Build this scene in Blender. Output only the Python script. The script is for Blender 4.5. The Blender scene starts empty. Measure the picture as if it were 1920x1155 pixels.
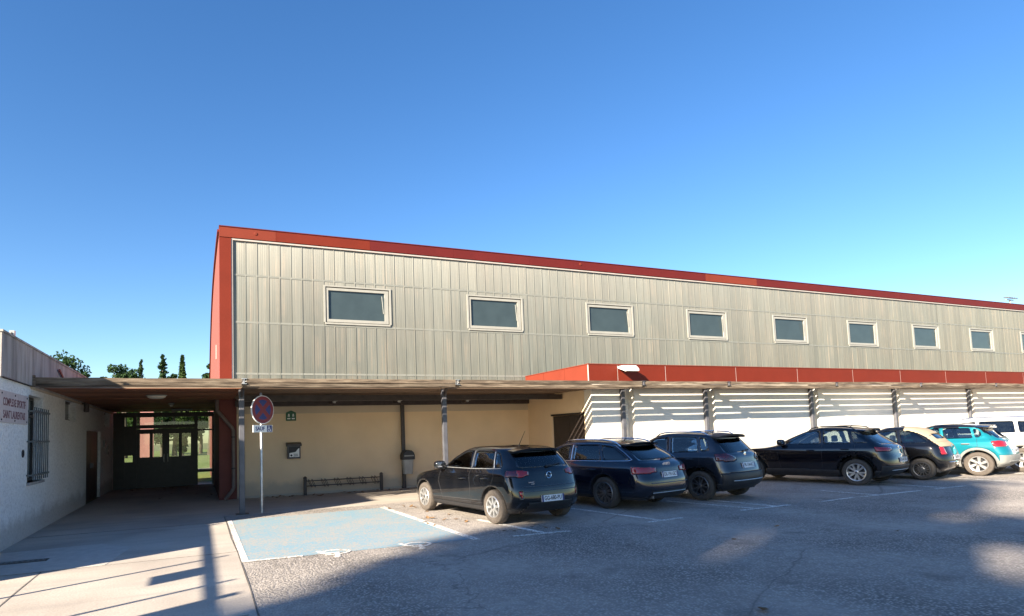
import bpy, bmesh, math, random
import numpy as np
from mathutils import Vector, Matrix
from mathutils.bvhtree import BVHTree
random.seed(7); rng = np.random.default_rng(7)
scene = bpy.context.scene
col = scene.collection
PI = math.pi

# ------------------------------------------------------------------ camera
cam_data = bpy.data.cameras.new('camera'); cam = bpy.data.objects.new('camera', cam_data); col.objects.link(cam)
cam_data.sensor_width = 36; cam_data.lens = 36*1116.92/1920; cam_data.shift_x = 122/1920; cam_data.shift_y = 155.5/1920
cam_data.clip_start = .05; cam_data.clip_end = 2000
right = Vector((0.923147, -0.383166, -0.031362)).normalized(); fwd = Vector((0.384445, 0.920356, 0.071738))
fwd = (fwd - right*fwd.dot(right)).normalized(); up = right.cross(fwd)
cm = Matrix.Identity(4)
for i in range(3):
    cm[i][0] = right[i]; cm[i][1] = up[i]; cm[i][2] = -fwd[i]
cm[0][3], cm[1][3], cm[2][3] = 0, 0, 1.7
cam.matrix_world = cm
scene.camera = cam

# ------------------------------------------------------------------ sky, sun, exposure
KX, KY = 1.0225, .8918            # plan scale from the drawn plan to metres
TOSUN = Vector((-1*KX, -.59*KY, .51)).normalized()
SUN_EL = math.asin(TOSUN.z)
w = bpy.data.worlds.new('World'); scene.world = w; w.use_nodes = True
nt = w.node_tree; nt.nodes.clear()
sky = nt.nodes.new('ShaderNodeTexSky'); sky.sky_type = 'NISHITA'; sky.sun_disc = False
sky.sun_elevation = SUN_EL; sky.sun_rotation = math.atan2(TOSUN.x, TOSUN.y)
sky.altitude = 100; sky.air_density = 1.0; sky.dust_density = .35; sky.ozone_density = 2.6
bg = nt.nodes.new('ShaderNodeBackground'); bg.inputs['Strength'].default_value = .064
wo = nt.nodes.new('ShaderNodeOutputWorld')
hs = nt.nodes.new('ShaderNodeHueSaturation'); hs.inputs['Saturation'].default_value = 1.25; hs.inputs['Hue'].default_value = .506
nt.links.new(sky.outputs[0], hs.inputs['Color']); nt.links.new(hs.outputs[0], bg.inputs[0]); nt.links.new(bg.outputs[0], wo.inputs[0])
sl = bpy.data.lights.new('sun', 'SUN'); sl.energy = 5.0; sl.angle = math.radians(.9); sl.color = (1, .88, .70)
so = bpy.data.objects.new('sun', sl); col.objects.link(so); so.location = (-30, -20, 30)
so.rotation_euler = TOSUN.to_track_quat('Z', 'Y').to_euler()
scene.view_settings.view_transform = 'Standard'; scene.view_settings.look = 'None'
scene.view_settings.gamma = 1; scene.view_settings.use_curve_mapping = False
scene.view_settings.exposure = 1.9

# ------------------------------------------------------------------ materials
class N:
    def __init__(s, name):
        s.m = bpy.data.materials.new(name); s.m.use_nodes = True
        s.t = s.m.node_tree; s.t.nodes.clear()
        s.out = s.new('ShaderNodeOutputMaterial')
    def new(s, t, **kw):
        n = s.t.nodes.new(t)
        for k, v in kw.items(): setattr(n, k, v)
        return n
    def link(s, a, b): s.t.links.new(a, b)
    def coords(s, kind='Object', scale=(1, 1, 1), rot=(0, 0, 0)):
        if kind == 'World':
            c = s.new('ShaderNodeNewGeometry').outputs['Position']
        else:
            c = s.new('ShaderNodeTexCoord').outputs[kind]
        mp = s.new('ShaderNodeMapping'); s.link(c, mp.inputs[0])
        mp.inputs['Scale'].default_value = scale; mp.inputs['Rotation'].default_value = rot
        return mp.outputs[0]
    def noise(s, vec, scale, detail=4, rough=.55):
        n = s.new('ShaderNodeTexNoise'); s.link(vec, n.inputs['Vector'])
        n.inputs['Scale'].default_value = scale; n.inputs['Detail'].default_value = detail
        n.inputs['Roughness'].default_value = rough
        return n.outputs[0]
    def ramp(s, fac, stops):
        r = s.new('ShaderNodeValToRGB'); s.link(fac, r.inputs[0])
        e = r.color_ramp.elements
        while len(e) < len(stops): e.new(.5)
        for k, (p, c) in enumerate(stops):
            e[k].position = p; e[k].color = (*c, 1) if len(c) == 3 else c
        return r.outputs[0]
    def mix(s, fac, a, b, mode='MIX'):
        n = s.new('ShaderNodeMix', data_type='RGBA', blend_type=mode)
        if isinstance(fac, (int, float)): n.inputs[0].default_value = fac
        else: s.link(fac, n.inputs[0])
        for idx, v in ((6, a), (7, b)):
            if isinstance(v, tuple): n.inputs[idx].default_value = (*v, 1)
            else: s.link(v, n.inputs[idx])
        return n.outputs[2]
    def math(s, op, a, b=0.0):
        n = s.new('ShaderNodeMath', operation=op)
        for k, v in ((0, a), (1, b)):
            if isinstance(v, (int, float)): n.inputs[k].default_value = v
            else: s.link(v, n.inputs[k])
        return n.outputs[0]
    def bump(s, h, strength=.3, dist=.02):
        b = s.new('ShaderNodeBump'); b.inputs['Strength'].default_value = strength
        b.inputs['Distance'].default_value = dist; s.link(h, b.inputs['Height'])
        return b.outputs[0]
    def bsdf(s, color, rough=.8, metal=0, normal=None, spec=.5, coat=0, **extra):
        p = s.new('ShaderNodeBsdfPrincipled')
        if isinstance(color, tuple): p.inputs['Base Color'].default_value = (*color, 1)
        else: s.link(color, p.inputs['Base Color'])
        if isinstance(rough, (int, float)): p.inputs['Roughness'].default_value = rough
        else: s.link(rough, p.inputs['Roughness'])
        p.inputs['Metallic'].default_value = metal
        p.inputs['Specular IOR Level'].default_value = spec
        if coat: p.inputs['Coat Weight'].default_value = coat; p.inputs['Coat Roughness'].default_value = .015
        if normal is not None: s.link(normal, p.inputs['Normal'])
        for k, v in extra.items(): p.inputs[k].default_value = v
        s.link(p.outputs[0], s.out.inputs[0])
        return p
def simple(name, color, rough=.6, metal=0, var=.12, scale=6, bump=0, coat=0, spec=.5, bscale=60):
    """one base colour with mottled variation and optional fine relief"""
    n = N(name); v = n.coords('World')
    f = n.noise(v, scale, 5)
    lo = tuple(max(0, c*(1-var)) for c in color); hi = tuple(min(1, c*(1+var)) for c in color)
    c = n.ramp(f, [(.3, lo), (.7, hi)])
    nb = n.bump(n.noise(v, bscale, 3), bump, .01) if bump else None
    n.bsdf(c, rough, metal, nb, spec, coat)
    return n.m
M = {}
def asphalt(name, dark, light):
    n = N(name); v = n.coords('World')
    fine = n.noise(v, 55, 3, .7); mid = n.noise(v, 9, 4); big = n.noise(v, .45, 5)
    vor = n.new('ShaderNodeTexVoronoi'); n.link(v, vor.inputs['Vector']); vor.inputs['Scale'].default_value = 32
    speck = n.ramp(vor.outputs['Distance'], [(.10, tuple(min(1, x*1.12) for x in light)), (.55, tuple(x*.62 for x in dark))])
    c = n.mix(n.ramp(big, [(.35, (0, 0, 0)), (.7, (1, 1, 1))]), speck, tuple(x*.80 for x in light))
    c = n.mix(n.ramp(mid, [(.45, (0, 0, 0)), (.75, (.55, .55, .55))]), c, tuple(x*.72 for x in dark))
    oil = n.noise(v, 1.6, 3, .5); c = n.mix(n.ramp(oil, [(.60, (0, 0, 0)), (.72, (.55, .55, .55))]), c, tuple(x*.55 for x in dark))
    wear = n.noise(n.coords('World', (.9, .12, 1)), 1.2, 4); c = n.mix(n.ramp(wear, [(.5, (0, 0, 0)), (.7, (.35, .35, .35))]), c, tuple(x*.75 for x in dark))
    # a few thin repair cracks
    wv = n.coords('World', (.35, .5, 1)); d = n.new('ShaderNodeTexVoronoi', feature='DISTANCE_TO_EDGE')
    wn = n.noise(wv, 2.2, 4); sc = n.new('ShaderNodeVectorMath', operation='SCALE'); sc.inputs['Scale'].default_value = 1
    ad = n.new('ShaderNodeVectorMath', operation='ADD'); n.link(wv, ad.inputs[0])
    cmb = n.new('ShaderNodeCombineXYZ'); n.link(wn, cmb.inputs[0]); n.link(wn, cmb.inputs[1]); n.link(cmb.outputs[0], ad.inputs[1])
    n.link(ad.outputs[0], d.inputs['Vector']); d.inputs['Scale'].default_value = .55
    crack = n.ramp(d.outputs['Distance'], [(.0, (.65, .65, .65)), (.005, (0, 0, 0))])
    c = n.mix(crack, c, tuple(x*.5 for x in dark))
    h = n.math('ADD', n.math('MULTIPLY', vor.outputs['Distance'], .8), n.math('ADD', fine, n.math('MULTIPLY', mid, .6)))
    n.bsdf(c, .92, 0, n.bump(h, .9, .02), .35)
    return n.m
M['asphalt'] = asphalt('asphalt', (.30, .268, .242), (.58, .515, .46))
def concrete_slab():
    n = N('concrete_slab'); v = n.coords('World')
    big = n.noise(v, .6, 6); fine = n.noise(v, 40, 4)
    c = n.ramp(big, [(.3, (.36, .31, .265)), (.52, (.47, .41, .35)), (.75, (.55, .49, .42))])
    c = n.mix(n.ramp(fine, [(.4, (0, 0, 0)), (.75, (.6, .6, .6))]), c, (.28, .25, .215))
    st = n.noise(n.coords('World', (.25, 2.5, 1)), 1.3, 5)
    c = n.mix(n.ramp(st, [(.52, (0, 0, 0)), (.68, (.5, .5, .5))]), c, (.30, .27, .24))
    br = n.new('ShaderNodeTexWave', wave_type='BANDS', bands_direction='DIAGONAL'); n.link(v, br.inputs[0])
    br.inputs['Scale'].default_value = 14; br.inputs['Distortion'].default_value = 1.5
    h = n.math('ADD', fine, n.math('MULTIPLY', br.outputs[0], .35))
    n.bsdf(c, .9, 0, n.bump(h, .3, .01), .3)
    return n.m
M['slab'] = concrete_slab()
def paint(name, color, under, thr=.5):
    n = N(name); v = n.coords('World')
    f = n.math('ADD', n.math('MULTIPLY', n.noise(v, 1.1, 6, .7), .6), n.math('MULTIPLY', n.noise(v, 9, 6, .7), .4)); g = n.noise(v, 45, 2)
    vo = n.new('ShaderNodeTexVoronoi'); n.link(v, vo.inputs['Vector']); vo.inputs['Scale'].default_value = 32
    k = n.ramp(n.math('ADD', n.math('ADD', n.math('MULTIPLY', f, .62), n.math('MULTIPLY', g, .18)), n.math('MULTIPLY', vo.outputs['Distance'], .28)), [(thr-.05, (0, 0, 0)), (thr+.05, (1, 1, 1))])
    c = n.mix(k, color, under)
    n.bsdf(c, .8, 0, n.bump(g, .4, .01), .3)
    return n.m
M['line'] = paint('white_line_paint', (.78, .76, .72), (.34, .30, .26), .56)
M['bluebay'] = paint('faded_blue_paint', (.185, .315, .39), (.34, .325, .30), .545)
def roughcast(name, a, b, scale=26, strength=.9, stain=None, dirt=(.35, .31, .27)):
    n = N(name); v = n.coords('World')
    f = n.noise(v, scale, 4, .65); big = n.noise(v, .8, 5)
    c = n.ramp(big, [(.3, a), (.7, b)])
    if strength > .5: c = n.mix(n.ramp(f, [(.34, (.42, .42, .42)), (.52, (0, 0, 0))]), c, tuple(x*.55 for x in a))
    if stain:
        st = n.noise(n.coords('World', (2.6, 2.6, .32)), 1.6, 9, .72)
        c = n.mix(n.ramp(st, [(.42, (0, 0, 0)), (.68, (.85, .85, .85))]), c, stain)
    # splash dirt with a ragged edge along the foot of the wall
    z = n.new('ShaderNodeSeparateXYZ'); n.link(v, z.inputs[0])
    hgt = n.math('ADD', z.outputs[2], n.math('MULTIPLY', n.noise(v, 2.5, 5), -.55))
    c = n.mix(n.ramp(hgt, [(.0, (.55, .55, .55)), (.22, (0, 0, 0))]), c, dirt)
    n.bsdf(c, .95, 0, n.bump(f, strength, .05 if strength > .5 else .03), .25)
    return n.m
M['white_render'] = roughcast('white_roughcast', (.78, .77, .75), (.88, .87, .85), 15, 1.0)
M['tan_render'] = roughcast('tan_render', (.70, .52, .335), (.80, .60, .395), 50, .25)
M['tan_band'] = roughcast('tan_band', (.50, .41, .31), (.57, .47, .36), 50, .25)
M['white_wall'] = roughcast('white_wall', (.76, .70, .61), (.83, .78, .70), 40, .25)
M['parapet'] = roughcast('stained_concrete', (.36, .33, .31), (.47, .43, .40), 40, .35, (.15, .13, .125))
M['lawn'] = simple('lawn', (.20, .24, .06), .95, var=.35, scale=3, bump=.4)
M['earth'] = simple('earth', (.20, .20, .09), .95, var=.3, scale=.4, bump=.3)

def timber(name, a, b, c_, rough=.85, axis=0):
    n = N(name)
    s = [16, 16, 16]; s[axis] = 1.3
    oi = n.new('ShaderNodeObjectInfo'); v = n.coords('World', tuple(s))
    ad = n.new('ShaderNodeVectorMath', operation='ADD'); n.link(v, ad.inputs[0])
    cb = n.new('ShaderNodeCombineXYZ'); n.link(n.math('MULTIPLY', oi.outputs['Random'], 37), cb.inputs[2]); n.link(cb.outputs[0], ad.inputs[1])
    f = n.noise(ad.outputs[0], 1.2, 6, .65)
    c = n.ramp(f, [(.28, a), (.5, b), (.72, c_)])
    k = n.math('ADD', .72, n.math('MULTIPLY', oi.outputs['Random'], .56))
    vm = n.new('ShaderNodeVectorMath', operation='SCALE'); n.link(c, vm.inputs[0]); n.link(k, vm.inputs['Scale'])
    n.bsdf(vm.outputs[0], rough, 0, n.bump(f, .5, .01), .3)
    return n.m
M['soffit'] = timber('brown_stained_boards', (.12, .047, .027), (.24, .095, .052), (.33, .14, .08), .6)
M['soffit2'] = timber('weathered_brown_boards', (.085, .055, .036), (.16, .105, .07), (.23, .16, .11))
M['slat'] = timber('weathered_slats', (.10, .075, .055), (.22, .165, .12), (.36, .285, .21))
M['fascia'] = timber('weathered_fascia', (.022, .016, .012), (.14, .105, .075), (.30, .24, .175))
M['steel_brown'] = simple('dark_brown_steel', (.045, .033, .03), .45, var=.3, bump=.05)
M['steel_grey'] = simple('grey_painted_steel', (.085, .085, .098), .45, var=.25, bump=.05)
M['galv'] = simple('galvanised_steel', (.50, .50, .49), .42, .75, var=.2, scale=14)
M['black_plastic'] = simple('black_plastic', (.018, .018, .020), .5, var=.2)
M['grey_plastic'] = simple('grey_plastic', (.30, .30, .29), .6, var=.15)
M['redpanel'] = simple('red_cladding', (.14, .018, .008), .6, var=.07, scale=1.5, bump=.02, spec=.2)
M['redpanel2'] = simple('dark_red_cladding', (.105, .012, .011), .6, var=.07, scale=1.5, bump=.02, spec=.2)
M['redpanel3'] = simple('faded_red_cladding', (.17, .030, .016), .6, var=.07, scale=1.5, bump=.02, spec=.2)
M['salmon'] = simple('salmon_wall', (.20, .047, .034), .8, var=.08, scale=1.2, bump=.1)
M['darkred'] = simple('dark_red_shaded_wall', (.16, .045, .035), .8, var=.12, scale=2, bump=.1)
M['trim'] = simple('pale_trim', (.42, .37, .34), .45, var=.08)
M['alu'] = simple('white_aluminium', (.30, .292, .262), .4, var=.06, scale=4)
M['rubber'] = simple('tyre_rubber', (.05, .045, .04), .85, var=.25, scale=30)
M['dustyrubber'] = simple('dusty_tyre_rubber', (.085, .070, .058), .9, var=.25, scale=30)
M['interior'] = simple('car_interior', (.022, .022, .025), .8, var=.3)
M['seat'] = simple('seat_fabric', (.045, .047, .055), .85, var=.25)
M['chrome'] = simple('chrome', (.75, .75, .77), .12, 1, var=.03)
M['darkdoor'] = simple('dark_brown_door', (.030, .022, .020), .5, var=.25)
M['frame_dark'] = simple('dark_bronze_frame', (.028, .022, .021), .4, var=.25)
M['lampglass'] = simple('opal_lamp_cover', (.62, .56, .46), .35, var=.05)
M['white'] = simple('white_enamel', (.78, .78, .77), .4, var=.04)
M['print_black'] = simple('black_print', (.02, .02, .025), .6, var=.05)
M['print_red'] = simple('dark_red_print', (.15, .045, .055), .7, var=.15)
M['sign_pale'] = simple('pale_sign_board', (.52, .44, .42), .7, var=.08)
M['sign_red'] = simple('sign_red', (.17, .008, .02), .4, var=.05)
M['sign_blue'] = simple('sign_blue', (.012, .022, .14), .4, var=.05)
M['sign_green'] = simple('sign_green', (.012, .09, .045), .5, var=.1)
M['bark'] = simple('bark', (.11, .085, .065), .95, var=.4, scale=9, bump=.6)
M['leafdry'] = simple('dry_leaf', (.19, .11, .05), .9, var=.5, scale=5)
M['pipe'] = simple('grey_brown_pipe', (.15, .11, .095), .5, var=.15)
M['pinkwall'] = simple('pink_render', (.42, .20, .19), .85, var=.08)
M['handrail'] = simple('fence_steel', (.12, .13, .13), .5, var=.2)

def cladding():
    n = N('ribbed_translucent_cladding'); v = n.coords('World')
    oi = n.new('ShaderNodeObjectInfo')
    f = n.noise(n.coords('World', (9, 9, .45)), 1.0, 6, .6)
    big = n.noise(v, .35, 4)
    c = n.ramp(f, [(.3, (.085, .087, .070)), (.55, (.115, .118, .098)), (.8, (.17, .17, .145))])
    c = n.mix(n.ramp(big, [(.4, (0, 0, 0)), (.65, (.35, .35, .35))]), c, (.135, .115, .088))
    st = n.noise(n.coords('World', (16, 16, .22)), 1.0, 7, .7); st2 = n.noise(n.coords('World', (1.1, 1.1, .9)), 1.0, 4, .6)
    c = n.mix(n.math('MULTIPLY', n.ramp(st, [(.5, (0, 0, 0)), (.66, (1, 1, 1))]), n.ramp(st2, [(.42, (0, 0, 0)), (.62, (.8, .8, .8))])), c, (.235, .185, .135))
    dk = n.noise(n.coords('World', (20, 20, .3)), 1.7, 6, .7)
    c = n.mix(n.ramp(dk, [(.55, (0, 0, 0)), (.75, (.55, .55, .55))]), c, (.06, .06, .05))
    k = n.math('ADD', .84, n.math('MULTIPLY', oi.outputs['Random'], .32))
    vm = n.new('ShaderNodeVectorMath', operation='SCALE'); n.link(c, vm.inputs[0]); n.link(k, vm.inputs['Scale'])
    wv = n.new('ShaderNodeTexWave', wave_type='BANDS', bands_direction='X'); n.link(v, wv.inputs[0])
    wv.inputs['Scale'].default_value = 9.0
    bmp = n.bump(wv.outputs[0], .25, .01)
    d = n.new('ShaderNodeBsdfDiffuse'); n.link(vm.outputs[0], d.inputs[0]); n.link(bmp, d.inputs['Normal'])
    g = n.new('ShaderNodeBsdfAnisotropic'); g.inputs['Color'].default_value = (.90, .90, .86, 1); g.inputs['Roughness'].default_value = .54; g.inputs['Anisotropy'].default_value = -.64
    tg = n.new('ShaderNodeCombineXYZ'); tg.inputs[0].default_value = 1; n.link(tg.outputs[0], g.inputs['Tangent'])
    mx = n.new('ShaderNodeMixShader'); mx.inputs[0].default_value = .115
    n.link(d.outputs[0], mx.inputs[1]); n.link(g.outputs[0], mx.inputs[2]); n.link(mx.outputs[0], n.out.inputs[0])
    return n.m
M['cladding'] = cladding()
M['rail'] = simple('cladding_rail', (.24, .24, .21), .5, .2, var=.06)

def glass(name, tint, gloss=1.0, rough=.02, ior=1.5):
    n = N(name)
    tr = n.new('ShaderNodeBsdfTransparent'); tr.inputs[0].default_value = (*tint, 1)
    gl = n.new('ShaderNodeBsdfGlossy'); gl.inputs['Roughness'].default_value = rough; gl.inputs[0].default_value = (gloss, gloss, gloss, 1)
    fr = n.new('ShaderNodeFresnel'); fr.inputs[0].default_value = ior
    wob = n.bump(n.noise(n.coords('World'), 3, 2), .02, .02); n.link(wob, gl.inputs['Normal'])
    mx = n.new('ShaderNodeMixShader'); n.link(fr.outputs[0], mx.inputs[0]); n.link(tr.outputs[0], mx.inputs[1]); n.link(gl.outputs[0], mx.inputs[2])
    n.link(mx.outputs[0], n.out.inputs[0])
    return n.m
M['carglass'] = glass('car_glass', (.74, .79, .78), 1, .015, 1.75)
M['tintglass'] = glass('tinted_car_glass', (.30, .33, .34), 1, .015, 1.75)
M['doorglass'] = glass('entrance_glass', (.72, .76, .72))
M['winglass'] = simple('window_glass', (.040, .056, .060), .10, var=.10, scale=2.5)
def mk_paint(name, color, rough=.32, metal=.0):
    n = N(name); v = n.coords('World')
    f = n.noise(v, 2.5, 4)
    dust = n.ramp(f, [(.4, (0, 0, 0)), (.8, (.025, .025, .025))])
    c = n.mix(dust, color, (.22, .19, .16))
    n.bsdf(c, rough, metal, None, .08, 1.0, **{'Coat IOR': 1.65})
    return n.m
M['lamp_red'] = simple('red_lamp_lens', (.26, .008, .012), .12, var=.1, coat=1)
M['lamp_dark'] = simple('smoked_lamp_lens', (.07, .008, .014), .12, var=.1, coat=1)
M['lamp_clear'] = simple('clear_lamp_lens', (.62, .58, .58), .12, var=.1, coat=1)
M['rim_silver'] = simple('silver_alloy', (.62, .61, .60), .3, .8, var=.06)
M['rim_dark'] = simple('dark_alloy', (.16, .16, .165), .35, .7, var=.1)
M['rim_black'] = simple('black_alloy', (.03, .03, .032), .35, .5, var=.1)
M['plate'] = simple('number_plate', (.66, .67, .70), .4, var=.03)
def foliage(name, a, b):
    n = N(name); oi = n.new('ShaderNodeObjectInfo'); f = n.noise(n.coords('Object'), .9, 3)
    c = n.ramp(f, [(.3, a), (.7, b)])
    d = n.new('ShaderNodeBsdfDiffuse'); n.link(c, d.inputs[0])
    t = n.new('ShaderNodeBsdfTranslucent'); n.link(c, t.inputs[0])
    mx = n.new('ShaderNodeMixShader'); mx.inputs[0].default_value = .25
    n.link(d.outputs[0], mx.inputs[1]); n.link(t.outputs[0], mx.inputs[2]); n.link(mx.outputs[0], n.out.inputs[0])
    return n.m
M['leaf_pine'] = foliage('pine_needles', (.025, .05, .022), (.06, .10, .045))
M['leaf_broad'] = foliage('broad_leaves', (.035, .075, .02), (.09, .14, .04))
M['leaf_cypress'] = foliage('cypress_foliage', (.03, .055, .02), (.07, .10, .035))

# ------------------------------------------------------------------ mesh helpers
def tag(o, label=None, cat=None, group=None, kind=None):
    if label: o['label'] = label
    if cat: o['category'] = cat
    if group: o['group'] = group
    if kind: o['kind'] = kind
    return o
def thing(name, label, cat, loc=(0, 0, 0), rz=0, group=None):
    o = bpy.data.objects.new(name, None); col.objects.link(o)
    o.location = loc; o.rotation_euler = (0, 0, rz); o.empty_display_size = .2
    return tag(o, label, cat, group)
class MB:
    def __init__(s): s.v = []; s.f = []; s.smooth = False
    def add(s, vs, fs):
        b = len(s.v); s.v += [tuple(p) for p in vs]; s.f += [tuple(b+i for i in f) for f in fs]; return s
    def box(s, x0, x1, y0, y1, z0, z1):
        return s.add([(x, y, z) for x in (x0, x1) for y in (y0, y1) for z in (z0, z1)],
                     [(0, 1, 3, 2), (4, 6, 7, 5), (0, 4, 5, 1), (2, 3, 7, 6), (0, 2, 6, 4), (1, 5, 7, 3)])
    def prism(s, poly, axis, a, b):
        """poly = 2D points; axis 0: (y,z) extruded in x, 1: (x,z) in y, 2: (x,y) in z"""
        def P(p, t): return (t, p[0], p[1]) if axis == 0 else (p[0], t, p[1]) if axis == 1 else (p[0], p[1], t)
        n = len(poly)
        vs = [P(p, a) for p in poly]+[P(p, b) for p in poly]
        fs = [tuple(range(n-1, -1, -1)), tuple(range(n, 2*n))]+[(i, (i+1) % n, n+(i+1) % n, n+i) for i in range(n)]
        return s.add(vs, fs)
    def tube(s, pts, r, n=8, cap=True):
        pts = [Vector(p) for p in pts]; rings = []; prev = None
        for i, p in enumerate(pts):
            d = (pts[min(i+1, len(pts)-1)]-pts[max(i-1, 0)]).normalized()
            ref = Vector((0, 0, 1)) if abs(d.z) < .9 else Vector((1, 0, 0))
            if prev is not None: ref = prev
            a = d.cross(ref).normalized(); b = d.cross(a).normalized(); prev = a.cross(d)*1.0
            rr = r[i] if isinstance(r, (list, tuple)) else r
            rings.append([p+(a*math.cos(2*PI*k/n)+b*math.sin(2*PI*k/n))*rr for k in range(n)])
        vs = [q for ring in rings for q in ring]; fs = []
        for i in range(len(pts)-1):
            for k in range(n): fs.append((i*n+k, i*n+(k+1) % n, (i+1)*n+(k+1) % n, (i+1)*n+k))
        if cap: fs += [tuple(range(n)), tuple(range((len(pts)-1)*n, len(pts)*n))]
        return s.add(vs, fs)
    def lathe(s, prof, n=24, axis=2, c=(0, 0, 0), close=False):
        """prof = (radius, height) list revolved about axis through c"""
        vs = []; fs = []
        for r, h in prof:
            for k in range(n):
                a = 2*PI*k/n; u, v = r*math.cos(a), r*math.sin(a)
                p = (u, v, h) if axis == 2 else (h, u, v) if axis == 0 else (u, h, v)
                vs.append((p[0]+c[0], p[1]+c[1], p[2]+c[2]))
        m = len(prof)
        for i in range(m-1 if not close else m):
            j = (i+1) % m
            for k in range(n): fs.append((i*n+k, i*n+(k+1) % n, j*n+(k+1) % n, j*n+k))
        if not close:
            fs += [tuple(range(n)), tuple(range((m-1)*n, m*n))]
        return s.add(vs, fs)
    def mesh(s, name):
        me = bpy.data.meshes.new(name); me.from_pydata(s.v, [], s.f)
        bm = bmesh.new(); bm.from_mesh(me); bmesh.ops.recalc_face_normals(bm, faces=bm.faces[:]); bm.to_mesh(me); bm.free()
        return me
    def build(s, name, mat, parent=None, smooth=False, bevel=0):
        me = s.mesh(name); me.materials.append(M[mat] if isinstance(mat, str) else mat)
        if smooth: me.polygons.foreach_set('use_smooth', [True]*len(me.polygons))
        o = bpy.data.objects.new(name, me); col.objects.link(o)
        if parent: o.parent = parent
        if bevel:
            b = o.modifiers.new('bevel', 'BEVEL'); b.width = bevel; b.segments = 2; b.limit_method = 'ANGLE'; b.angle_limit = .6
        if smooth: shade_auto(o)
        return o
def shade_auto(o, ang=35):
    me = o.data; bm = bmesh.new(); bm.from_mesh(me); lim = math.radians(ang)
    for e in bm.edges:
        if len(e.link_faces) == 2 and e.calc_face_angle(0) > lim: e.smooth = False
    bm.to_mesh(me); bm.free()
def box(name, mat, parent, *b, bevel=0): return MB().box(*b).build(name, mat, parent, bevel=bevel)
def struct(o): o['kind'] = 'structure'; return o
def dup(o, parent=None, loc=None):
    c = o.copy(); col.objects.link(c)
    if parent: c.parent = parent
    if loc: c.location = loc
    return c
def text_mesh(body, size, mat, parent, matrix, name='lettering', align='CENTER', bold=0, stretch=1.0, extrude=.001):
    cu = bpy.data.curves.new('txt', 'FONT'); cu.body = body; cu.size = size; cu.align_x = align; cu.align_y = 'CENTER'
    cu.extrude = extrude; cu.offset = bold
    t = bpy.data.objects.new('txt', cu); col.objects.link(t)
    dg = bpy.context.evaluated_depsgraph_get(); me = bpy.data.meshes.new_from_object(t.evaluated_get(dg))
    bpy.data.objects.remove(t); bpy.data.curves.remove(cu)
    me.transform(Matrix.Diagonal((stretch, 1, 1, 1))); me.transform(matrix)
    me.materials.clear(); me.materials.append(M[mat])
    o = bpy.data.objects.new(name, me); col.objects.link(o); o.parent = parent
    return o
def frame_mat(origin, xdir, ydir):
    x = Vector(xdir).normalized(); y = Vector(ydir).normalized(); z = x.cross(y)
    m = Matrix.Identity(4)
    for i in range(3): m[i][0] = x[i]; m[i][1] = y[i]; m[i][2] = z[i]; m[i][3] = origin[i]
    return m

# ================================================================== SETTING
ground = struct(box('ground', 'earth', None, -400, 500, -300, 700, -.30, -.012))
# parking lot asphalt and the concrete forecourt / covered walkway
lot = struct(MB().box(.53, 70, -45, 16.30, -.25, 0).build('parking_lot', 'asphalt'))
pave = struct(MB().prism([(-2.94, -45), (.522, -45), (.522, 16.308), (10.6, 16.308), (10.6, 20.75), (.522, 20.75), (.522, 30.5), (-2.94, 30.5)], 2, -.25, 0.002).build('pavement', 'slab'))
lawn = struct(box('lawn', 'lawn', None, -60, 60, 31.5, 160, -.2, -.004))
# joints, kerb strip and slot drain of the forecourt
def strip(name, mat, parent, a, b, wd, z=.006, h=.003):
    a = Vector((a[0], a[1], 0)); b = Vector((b[0], b[1], 0)); d = (b-a).normalized(); n = Vector((-d.y, d.x, 0))*wd/2
    return MB().prism([(a-n)[:2], (b-n)[:2], (b+n)[:2], (a+n)[:2]], 2, z, z+h).build(name, mat, parent)
M['joint'] = simple('joint_filler', (.13, .115, .10), .95, var=.4, scale=20)
M['oldpatch'] = simple('pale_concrete_patch', (.46, .42, .375), .9, var=.12, scale=6, bump=.3)
for a, b, wd in [((.50, -10), (.52, 16.3), .014), ((-2.9, 15.1), (.5, 15.15), .02), ((-2.9, 10.9), (.5, 11.0), .016), ((-1.85, -6), (-1.95, 10.9), .018), ((.45, 7.0), (-2.9, 6.9), .016)]:
    n = 14; A = Vector(a); B = Vector(b); pts = [A.lerp(B, i/n)+Vector((random.uniform(-.02, .02), random.uniform(-.015, .015))) for i in range(n+1)]
    m = MB()
    for i in range(n):
        d = (pts[i+1]-pts[i]).normalized(); q = Vector((-d.y, d.x))*wd/2*random.uniform(.5, 1.2)
        m.prism([(pts[i]-q)[:], (pts[i+1]-q)[:], (pts[i+1]+q)[:], (pts[i]+q)[:]], 2, .0022, .0052+i*.00001)
    m.build('joint', 'joint', pave)
MB().prism([(-2.9, 10.95), (-1.2, 10.98), (-1.0, 12.6), (-1.5, 13.3), (-2.9, 13.2)], 2, .002, .006).build('concrete_patch', 'oldpatch', pave)
dr = thing('drain_grate', 'dark slotted drain grate set in the concrete forecourt at lower left', 'drain', (-2.36, 12.02, .007))
box('drain_frame', 'steel_brown', dr, -.32, .32, -.11, .11, 0, .004)
for i in range(9): box('drain_bar', 'handrail', dr, -.28+i*.066, -.245+i*.066, -.085, .085, .004, .010)

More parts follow.
